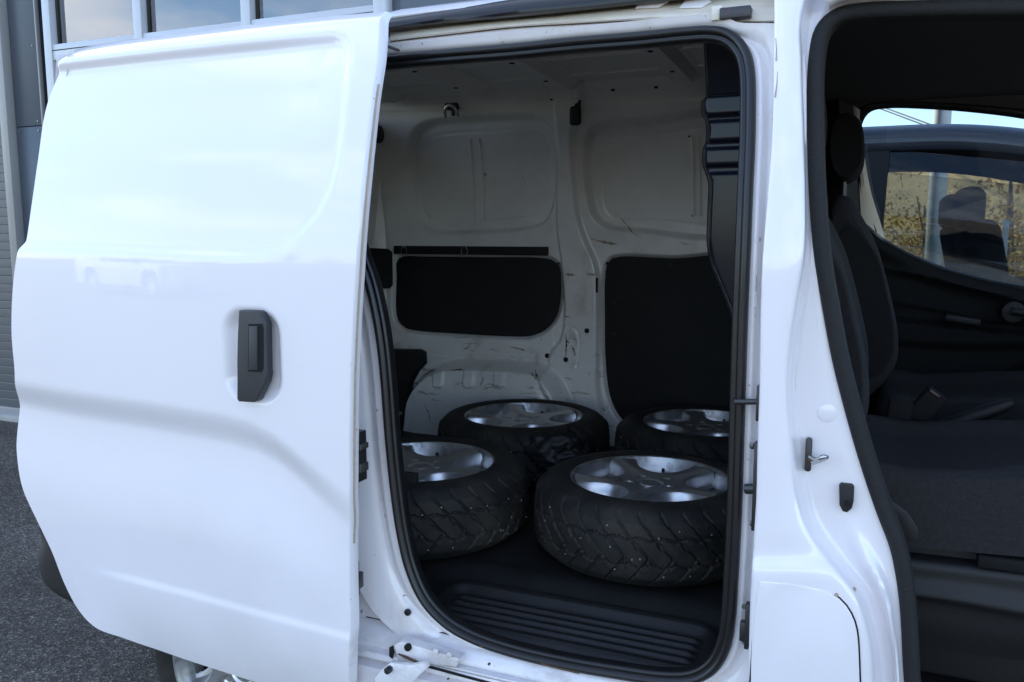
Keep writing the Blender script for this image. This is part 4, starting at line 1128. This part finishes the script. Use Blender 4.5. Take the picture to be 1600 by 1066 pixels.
# pull handle slot and window winder
a, b = cpt(1475, 493, CY - .02), cpt(1532, 505, CY - .02)
box('pull_slot', ((a[0] + b[0]) / 2, a[1] - .01, (a[2] + b[2]) / 2), (b[0] - a[0], .03, .022), M['plastic'], fdoor, .006, rot=Matrix.Rotation(.14, 3, 'Y').to_euler())
p = cpt(1583, 488, CY - .04)
cyl('winder_boss', (p[0], p[1] + .03, p[2]), (p[0], p[1] - .01, p[2]), .034, M['plastic'], fdoor, n=28, bev=.006)
tube('winder_arm', [(p[0] - .005, p[1] - .02, p[2] + .005), (p[0] + .04, p[1] - .03, p[2]), (p[0] + .09, p[1] - .03, p[2] - .004)], [.013, .012, .010], M['plastic'], fdoor, 12)
# window opening: frame strip above, glass between
wtop_px = [(1349, 262), (1345, 215), (1348, 188), (1360, 173), (1385, 168), (1450, 169), (1520, 174), (1600, 184), (1700, 205), (1800, 235)]
wt = catmull([cpt(u, v, 3.06) for u, v in wtop_px], 80)
wl_px = [(1349, 262), (1355, 300), (1364, 335), (1374, 362)]
wl_ = catmull([cpt(u, v, 3.06) for u, v in wl_px], 20)
outer = np.vstack([wl_[::-1], wt[1:]])
def shift(P, dx, dy, dz): return P + np.array([dx, dy, dz])
cen = np.array([.55, 3.0, 1.40])
def away(P, k):
    d = P - cen; d[:, 1] = 0
    return P + d / np.linalg.norm(d, axis=1)[:, None] * k
grid('window_seal', np.stack([away(outer.copy(), -.002) + [0, .02, 0], away(outer.copy(), -.002), away(outer.copy(), .008) + [0, -.012, 0], away(outer.copy(), .020) + [0, -.012, 0], away(outer.copy(), .028), away(outer.copy(), .03) + [0, .03, 0]], 1), M['seal'], van)
grid('window_surround', np.stack([away(outer.copy(), .024) + [0, .012, 0], away(outer.copy(), .05) + [0, -.004, 0], away(outer.copy(), .14) + [0, -.02, 0], away(outer.copy(), .20) + [0, .02, 0]], 1), M['headliner'], van)
gx = np.vstack([outer, tl[::-1] + [0, .03, -.02]])
me = bpy.data.meshes.new('far_window'); 
me.from_pydata([tuple(p + np.array([0, .02, 0])) for p in gx], [], [tuple(range(len(gx)))])
link('far_window', me, M['carglass'], van)
# far pillar: dark trim with a strip of body colour
pil_a = [cpt(u, v, 3.05) for u, v in ((1333, 165), (1338, 220), (1342, 280), (1346, 345), (1350, 400))]
pil_b = [cpt(u, v, 3.05) for u, v in ((1344, 172), (1349, 230), (1361, 300), (1377, 352), (1390, 400))]
grid('far_pillar_paint', np.array([[(a[0], a[1] + .03, a[2]), (a[0], a[1], a[2]), ((a[0] + b[0]) / 2, (a[1] + b[1]) / 2 - .004, (a[2] + b[2]) / 2), (b[0], b[1] + .004, b[2]), (b[0], b[1] + .03, b[2])] for a, b in zip(catmull(pil_a, 30), catmull(pil_b, 30))]), M['cream'], van)
pa = [cpt(u, v, 3.02) for u, v in ((1290, 150), (1296, 250), (1300, 360), (1310, 640))]
pb = [cpt(u, v, 3.02) for u, v in ((1332, 165), (1337, 240), (1344, 350), (1352, 640))]
grid('far_pillar_trim', np.array([[a, ((a[0] + b[0]) / 2, (a[1] + b[1]) / 2 - .03, (a[2] + b[2]) / 2), b, (b[0], b[1] + .03, b[2])] for a, b in zip(catmull(pa, 30), catmull(pb, 30))]), M['plastic'], van, ang=60)

# seats: cushion, backrest with bolsters, headrest
def soft(name, prof, y0, y1, m, parent, bulge=.02, rnd=.05, bolster=None, ny=28):
    # closed side outline (x,z) swept across the seat width with rounded ends
    P = catmull(prof, 90, closed=True)
    c = P.mean(0)
    G = []
    for k in range(ny + 1):
        s = k / ny; y = y0 + (y1 - y0) * s
        e = min(s, 1 - s) * (y1 - y0)
        f = 1.0
        if e < rnd: f = 1 - (1 - math.sqrt(max(0, 1 - (1 - e / rnd) ** 2))) * rnd * 2.2
        row = c + (P - c) * f
        if bolster is not None: row = row + np.array([bolster(s, q) for q in P])
        G.append([(x, y, z) for x, z in row])
    G = np.array(G)
    V = G.reshape(-1, 3).tolist(); n = P.shape[0]
    Fc = []
    for i in range(ny):
        for j in range(n):
            Fc.append((i * n + j, i * n + (j + 1) % n, (i + 1) * n + (j + 1) % n, (i + 1) * n + j))
    Fc.append(tuple(range(n))[::-1]); Fc.append(tuple(range(ny * n, (ny + 1) * n)))
    return mesh(name, V, Fc, m, parent, 50)
def seat(dx, y0, y1, near):
    st = bpy.data.objects.new('front_seat', None); COL.objects.link(st); st.parent = van
    st.matrix_parent_inverse = Matrix.Translation(-Vector(WORLD_LOC[van.name]))
    def o(p): return [(x + dx, z) for x, z in p]
    cush = [(.02, .895), (.12, .888), (.25, .90), (.42, .915), (.52, .905), (.555, .87), (.54, .82), (.45, .79), (.2, .77), (.03, .77), (-.01, .82), (.0, .87)]
    def cb_(s, q):
        e = abs(s - .5) * 2
        return np.array([0, .028 * float(sstep(.55, .85, e)) * (1 if q[1] > .86 else 0)])
    soft('cushion', o(cush), y0, y1, M['fabric'], st, rnd=.06, bolster=cb_)
    back = [(-.02, .93), (.02, 1.0), (.022, 1.08), (.00, 1.18), (-.035, 1.30), (-.07, 1.40), (-.10, 1.455), (-.135, 1.46), (-.155, 1.42), (-.15, 1.32), (-.13, 1.15), (-.12, 1.0), (-.11, .92), (-.07, .89)]
    def bb_(s, q):
        e = abs(s - .5) * 2
        front = 1 if q[0] > -.085 - (q[1] - 1.0) * .15 else 0
        return np.array([.02 * float(sstep(.5, .85, e)) * front * float(sstep(1.46, 1.30, q[1])), 0])
    soft('backrest', o(back), y0, y1, M['fabric'], st, rnd=.07, bolster=bb_)
    for s_, yy in ((0, y0 - .004), (1, y1 + .004 - .075)):
        soft('bolster', o([(x + (.018 if x > -.06 else -.004), z) for x, z in [(-.03, .96), (.01, 1.02), (.012, 1.10), (-.01, 1.2), (-.045, 1.31), (-.10, 1.39), (-.12, 1.36), (-.115, 1.2), (-.10, 1.05), (-.085, .96)]]), yy, yy + .08, M['fabric2'], st, rnd=.03, ny=14)
    ym = (y0 + y1) / 2
    hr_ = [(-.10, 1.51), (-.075, 1.54), (-.07, 1.60), (-.085, 1.67), (-.115, 1.695), (-.15, 1.685), (-.165, 1.62), (-.155, 1.54), (-.13, 1.505)]
    soft('headrest', o(hr_), ym - .13, ym + .13, M['fabric2'], st, rnd=.06)
    for yy in (y0 + .075, y1 - .075):
        tube('seam', [(x + dx, yy, z + .002) for x, z in ((.03, .897), (.12, .893), (.25, .904), (.40, .917), (.50, .912), (.545, .88))], .0035, M['fabric2'], st, 6)
    for s_ in (-.07, .07):
        tube('headrest_post', [(dx - .12, ym + s_, 1.42), (dx - .12, ym + s_, 1.53)], .006, M['dark_steel'], st)
    return st
s1 = seat(-.02, 1.66, 2.16, True)
s2 = seat(.055, 2.42, 2.92, False)
# valance under the near cushion, lever trim, plastic seat box
val = [hit(u, v, 1.67, 0) for u, v in ((1372, 742), (1420, 752), (1500, 756), (1600, 748), (1700, 740))]
val2 = [hit(u, v, 1.665, 0) for u, v in ((1425, 850), (1450, 852), (1520, 858), (1600, 866), (1700, 872))]
grid('seat_valance', loft([[(p[0], p[1] + .05, p[2] + .012) for p in val], val, [((a[0] + b[0]) / 2, a[1] - .006, (a[2] + b[2]) / 2) for a, b in zip(val, val2)], val2, [(p[0], p[1] + .05, p[2] - .01) for p in val2]], 40, 5), M['fabric'], s1, ang=60)
sp_ = [hit(u, v, 1.655, 0) for u, v in ((1376, 772), (1395, 782), (1420, 800), (1436, 826), (1438, 846), (1410, 846), (1390, 800))]
prism('recliner_cover', sp_, (0, .03, 0), M['plastic'], s1, bev=.006)
sb = [hit(u, v, 1.66, 0) for u, v in ((1415, 878), (1500, 888), (1600, 900), (1720, 915))]
sb2 = [hit(u, v, 1.645, 0) for u, v in ((1424, 930), (1500, 940), (1600, 958), (1720, 975))]
sb3 = [hit(u, v, 1.655, 0) for u, v in ((1430, 935), (1500, 948), (1600, 967), (1720, 985))]
sb4 = [hit(u, v, 1.68, 0) for u, v in ((1432, 1010), (1500, 1020), (1600, 1032), (1720, 1045))]
grid('seat_box', loft([[(p[0], p[1] + .08, p[2] + .005) for p in sb], sb, [((a[0] + b[0]) / 2, a[1] - .002, (a[2] + b[2]) / 2) for a, b in zip(sb, sb2)], sb2, sb3, [((a[0] + b[0]) / 2, a[1] + .01, (a[2] + b[2]) / 2) for a, b in zip(sb3, sb4)], sb4], 40, 6), M['plastic'], van, ang=60)
tube('seam', [(p[0], p[1] - .003, p[2] - .016) for p in catmull(val, 24)], .0028, M['fabric2'], s1, 6)
a, b = hit(1528, 876, 1.66, 0), hit(1650, 893, 1.66, 0)
box('seat_rail', ((a[0] + b[0]) / 2, 1.67, (a[2] + b[2]) / 2), (b[0] - a[0], .03, .022), M['card'], van, .003)
box('seat_plinth', (.32, 1.92, .66), (.50, .44, .30), M['plastic'], van, .01)
box('seat_plinth', (.32, 2.67, .66), (.50, .44, .30), M['plastic'], van, .01)
box('sill_scuff', hitz(1502, 1036, .47), (.06, .008, .004), M['steel'], van, .001)
# between the seats: buckle, handbrake, tunnel
box('centre_tunnel', (.32, 2.29, .66), (.7, .24, .30), M['plastic'], van, .03, seg=3)
p = hit(1404, 650, 2.20, 0)
box('buckle_stalk', (p[0], p[1], p[2]), (.055, .04, .085), M['card'], van, .008, rot=Matrix.Rotation(.12, 3, 'Y').to_euler())
p = hit(1447, 634, 2.20, 0)
bk = box('belt_buckle', p, (.05, .032, .085), M['card'], van, .006, rot=Matrix.Rotation(.62, 3, 'Y').to_euler())
q = hit(1459, 614, 2.198, 0); box('buckle_button', q, (.028, .034, .008), M['red'], van, .002, rot=Matrix.Rotation(.62, 3, 'Y').to_euler())
a, b = hit(1455, 674, 2.27, 0), hit(1583, 629, 2.27, 0)
pth = [[a[i] + (b[i] - a[i]) * f for i in range(3)] for f in np.linspace(0, 1, 10)]
tube('handbrake', pth, [.014, .016, .018, .019, .019, .019, .018, .017, .016, .010], M['plastic'], van, 14)

# ------------------------------------------------------------------ other vehicles
def small_van(name, label, paint, x0, y0, face, group=None, seats=True):
    """tall small van; local x runs from tail (0) to nose (4.3), y 0..1.66; face 1 = nose to +X"""
    r = group_root(name, (x0, y0, 0), label, 'van', group)
    def W(x, y, z): return (x0 + (x if face > 0 else 4.3 - x), y0 + y, z)
    W_ = 1.66
    # lower body as one closed skin with wheel cut-outs in its sides
    outl = [(0.0, .32), (0.0, .9), (.02, 1.12), (2.9, 1.10), (3.35, 1.06), (3.9, .96), (4.2, .80), (4.28, .55), (4.22, .28)]
    G = []
    for y, k in ((0, 0), (.012, 1), (.05, 1), (W_ / 2, 1), (W_ - .05, 1), (W_ - .012, 1), (W_, 0)):
        pass
    wheels = (.78, 3.45)
    for y in (0.0, W_):
        n, m = 90, 26
        Xg, Tg = np.meshgrid(np.linspace(0, 4.28, n), np.linspace(0, 1, m), indexing='ij')
        topz = np.interp(Xg, [0, 2.9, 3.35, 3.9, 4.2, 4.28], [1.12, 1.10, 1.06, .96, .80, .60])
        Zg = .26 + (topz - .26) * Tg
        bul = -.04 * np.sin(np.pi * np.clip(Tg, 0, 1)) * (1 if y == 0 else -1)
        noser = (.16 * sstep(3.8, 4.28, Xg)) * (1 if y == 0 else -1)
        mk = np.ones((n - 1, m - 1), bool)
        cx, czz = (Xg[:-1, :-1] + Xg[1:, 1:]) / 2, (Zg[:-1, :-1] + Zg[1:, 1:]) / 2
        for wx in wheels: mk &= (cx - wx) ** 2 + (czz - .31) ** 2 > .36 ** 2
        pts = np.array([[W(Xg[i, j], y + bul[i, j] + noser[i, j], Zg[i, j]) for j in range(m)] for i in range(n)])
        grid('body_side', pts, paint, r, mask=mk, ang=60)
    grid('bonnet', np.array([[W(x, y + (.16 * float(sstep(3.8, 4.28, x)) * (1 - 2 * y / W_)), z + .03 * math.sin(math.pi * y / W_)) for x, z in ((2.85, 1.10), (3.35, 1.06), (3.9, .96), (4.2, .80), (4.29, .58), (4.24, .28))] for y in np.linspace(0, W_, 14)]), paint, r, ang=60)
    grid('tail', np.array([[W(-.0 - .03 * math.sin(math.pi * y / W_), y, z) for z in (.28, .6, 1.0, 1.12)] for y in np.linspace(0, W_, 8)]), paint, r)
    box('underbody', W(2.1, W_ / 2, .28), (4.1, 1.4, .08), M['plastic'], r, .01)
    # roof
    Gr = []
    for x in np.linspace(.06, 2.62, 40):
        zt = 1.845 - .03 * float(sstep(.5, 0, x)) - .165 * float(sstep(1.5, 2.7, x)) ** 1.3
        ed = .10
        Gr.append([W(x, ed - .002, zt - .13), W(x, ed - .012, zt - .10), W(x, ed, zt - .055), W(x, ed + .05, zt - .018), W(x, .5, zt), W(x, W_ / 2, zt + .01), W(x, W_ - .5, zt), W(x, W_ - ed - .05, zt - .018), W(x, W_ - ed, zt - .055), W(x, W_ - ed + .012, zt - .10), W(x, W_ - ed + .002, zt - .13)])
    grid('roof', np.array(Gr), paint, r, ang=60)
    Gr2 = [[(p[0], p[1], p[2] - .035) for p in row[2:-2]] for row in Gr]
    grid('headlining', np.array(Gr2), M['headliner'], r, ang=60)
    for y, yt, sg in ((0, .10, 1), (W_, W_ - .10, -1)):
        # load-space side is solid, the cab has a window between posts
        def strip(nm, xa0, xa1, xb0, xb1, m_, inset=0.0):
            q = [W(xa0, y + sg * inset, 1.10), W(xa1, y + sg * inset, 1.10), W(xb1, yt + sg * inset, min(1.72, 1.845 - .165 * float(sstep(1.5, 2.7, xb1)) - .115)), W(xb0, yt + sg * inset, 1.72 if xb0 < 1.6 else 1.845 - .165 * float(sstep(1.5, 2.7, xb0)) ** 1.3 - .115)]
            return prism(nm, q, (0, sg * .02, 0), m_, r, bev=.003)
        strip('upper_side', .02, 1.28, .06, 1.33, paint)
        strip('centre_post', 1.281, 1.42, 1.331, 1.44, M['plastic'])
        strip('front_post', 2.90, 3.06, 2.40, 2.52, M['plastic'])
        strip('side_glass', 1.421, 2.899, 1.441, 2.399, M['glass'], .008)
        box('wing_mirror', W(2.78, y - sg * .10, 1.16), (.09, .18, .16), M['plastic'], r, .03, seg=3)
    q = np.array([[W(2.56, .13 + (1.40) * s, 1.70), W(2.85, .08 + 1.5 * s, 1.42), W(3.10, .04 + 1.58 * s, 1.09)] for s in np.linspace(0, 1, 8)])
    grid('windscreen', q, M['glass'], r)
    q = np.array([[W(.055, .13 + 1.40 * s, 1.70), W(.0, .03 + 1.6 * s, 1.12)] for s in np.linspace(0, 1, 4)])
    grid('rear_glass', q, M['glass'], r)
    for wx in wheels:
        axle_wheel(r, W(wx, 0, 0)[0], y0 + .02, .30, -1, 'wheel'); axle_wheel(r, W(wx, 0, 0)[0], y0 + W_ - .02, .30, 1, 'wheel')
    for yy in (.22, W_ - .22):
        box('headlight', W(4.16, yy, .82), (.16, .30, .16), M['lens'], r, .05, seg=3)
        box('tail_light', W(.0, yy - .1 if yy < 1 else yy + .1, 1.0), (.05, .10, .30), M['red'], r, .02)
    if seats:
        for yy in (.42, 1.22):
            s = box('seat_back', W(1.88, yy, 1.12), (.16, .46, .60), M['fabric2'], r, .06, rot=Matrix.Rotation(-.22 * face, 3, 'Y').to_euler(), seg=3)
            h = box('headrest', W(1.79, yy, 1.47), (.12, .27, .19), M['fabric2'], s, .05, seg=4)
            box('cushion', W(2.15, yy, .85), (.50, .46, .16), M['fabric2'], r, .05, seg=3)
        tube('steering_wheel', [W(2.55 + .07 * math.cos(a), 1.22 + .18 * math.sin(a), 1.08 + .17 * math.cos(a)) for a in np.linspace(0, 2 * math.pi, 26)], .014, M['plastic'], r)
        box('dashboard', W(2.95, W_ / 2, 1.02), (.36, 1.45, .20), M['plastic'], r, .05, seg=3)
    return r
small_van('parked_van', 'dark grey van parked alongside, seen through the far cab window', M['greycar'], -1.36, 3.95, 1)
small_van('white_van', 'white van standing across the yard, mirrored in the sliding door', M['whitecar'], -17.0, -11.5, 1, seats=False)

# ------------------------------------------------------------------ verge, fence, trees, lamp post beyond the cab window
structure(mesh('grass_verge', [(-30, 11.5, .004), (60, 11.5, .004), (60, 20, .05), (-30, 20, .05), (60, 34, 3.6), (-30, 34, 3.6), (60, 60, 4.2), (-30, 60, 4.2)], [(0, 1, 2, 3), (3, 2, 4, 5), (5, 4, 6, 7)], M['grass'], sm=False))
fence = group_root('mesh_fence', (3, 11.2, 0), 'galvanised mesh fence on posts beyond the parked van', 'fence')
for k in range(7):
    x = -3.5 + k * 2.5
    box('fence_post', (x, 11.2, .75), (.06, .06, 1.5), M['galv'], fence, .004)
pm = None
for k in range(6):
    x = -3.5 + k * 2.5
    bm = bmesh.new()
    if pm is None:
        for i in range(1, 42):
            bmesh.ops.create_cube(bm, size=1, matrix=Matrix.Translation((x + i * .0595, 11.165, .72)) @ Matrix.Diagonal((.006, .006, 1.34, 1)))
        for j in range(8):
            bmesh.ops.create_cube(bm, size=1, matrix=Matrix.Translation((x + 1.25, 11.158, .10 + j * .18)) @ Matrix.Diagonal((2.46, .008, .008, 1)))
        o = bm_obj('mesh_panel', bm, M['galv'], fence, sm=False); pm = o.data
    else:
        o = bpy.data.objects.new('mesh_panel', pm); COL.objects.link(o); o.parent = fence
        o.matrix_parent_inverse = Matrix.Translation(-Vector(WORLD_LOC[fence.name])); o.location = (k * 2.5, 0, 0)
def tree_mesh(seed, h, w, nleaf, m):
    rs = np.random.RandomState(seed)
    V, Fc = [], []
    cl_ = [(rs.uniform(-w, w) * .6, rs.uniform(-w, w) * .6, h * rs.uniform(.22, .92), rs.uniform(.25, .5) * w) for _ in range(16)]
    for k in range(nleaf):
        cx, cy, cz_, cr = cl_[rs.randint(len(cl_))]
        d = rs.normal(size=3); d /= np.linalg.norm(d)
        p = np.array([cx, cy, cz_]) + d * cr * rs.uniform(.4, 1) ** .5
        a, b = rs.normal(size=3), rs.normal(size=3)
        s = rs.uniform(.05, .11) * h / 5
        a = a / np.linalg.norm(a) * s; b = b / np.linalg.norm(b) * s * .6
        i = len(V); V += [p - a, p + b, p + a, p - b]; Fc.append((i, i + 1, i + 2, i + 3))
    crown = bpy.data.meshes.new('crown'); crown.from_pydata([tuple(map(float, v)) for v in V], [], Fc); crown.materials.append(m)
    tb = bmesh.new()
    def limb(a, b, r0, r1):
        a, b = Vector(a), Vector(b)
        bmesh.ops.create_cone(tb, segments=8, radius1=r0, radius2=r1, depth=(b - a).length, cap_ends=True, matrix=Matrix.Translation((a + b) / 2) @ (b - a).to_track_quat('Z', 'Y').to_matrix().to_4x4())
    limb((0, 0, -.4), (0, 0, h * .45), .035 * h, .024 * h); limb((0, 0, h * .45), (.03 * h, 0, h * .85), .024 * h, .006 * h)
    for c in cl_[:8]: limb((0, 0, c[2] * .6), (c[0], c[1], c[2]), .012 * h, .004 * h)
    tm = bpy.data.meshes.new('trunk'); tb.to_mesh(tm); tb.free(); tm.materials.append(M['bark'])
    return crown, tm
kinds = [tree_mesh(1, 5.5, 2.4, 2600, M['leaf']), tree_mesh(2, 6.5, 2.2, 2600, M['leaf2']), tree_mesh(3, 4.2, 2.6, 2600, M['leaf'])]
def tree(x, y, z, k, s, rot, label, group):
    r = group_root('tree', (x, y, z), label, 'tree', group)
    for me_, nm in zip(kinds[k], ('crown', 'trunk')):
        o = bpy.data.objects.new(nm, me_); COL.objects.link(o); o.parent = r
    r.rotation_euler = (0, 0, rot); r.scale = (s, s, s)
tl_ = 'yellowing bushy shrub beyond the mesh fence'
for k in range(11):
    tree(-1.5 + k * 1.35 + random.uniform(-.3, .3), 17.5 + random.uniform(-1, 1.5), -.3, (0, 2, 2, 0)[k % 4], random.uniform(.55, .7), k * 1.3, tl_, 'shrubs beyond the fence')
tl2 = 'roadside tree across the yard, mirrored in the glossy black partition and door'
for k in range(12):
    tree(-80 + k * 14 + random.uniform(-3, 3), -85 + random.uniform(-8, 8), 0, k % 3, random.uniform(.8, 1.3), k * 1.1, tl2, 'trees across the yard')
# pale lamp post and overhead cables
lpx, lpy = 2.9, 12.5
q = hit(1465, 300, 12.5, 0)
lamp = group_root('lamp_post', (q[0], 12.5, 0), 'pale round lamp post rising behind the parked van roof', 'lamp post')
cyl('pole', (q[0], 12.5, 0), (q[0], 12.5, 7.5), .12, M['galv'], lamp, n=20, r2=.08)
box('lamp_head', (q[0] + .5, 12.5, 7.5), (1.1, .26, .12), M['galv'], lamp, .03)
for k in range(2):
    a, b = hit(1370, 168 - 4 * k, 30, 0), hit(1520, 224 - 5 * k, 22, 0)
    d = [b[i] - a[i] for i in range(3)]
    pts = [[a[i] + d[i] * f for i in range(3)] for f in np.linspace(-2.5, 2.5, 20)]
    tag(tube('power_cable', pts, .02, M['wire'], None, 6), ('upper' if k else 'lower') + ' of two thin overhead cables against the sky beyond the cab', 'cable', 'overhead cables')
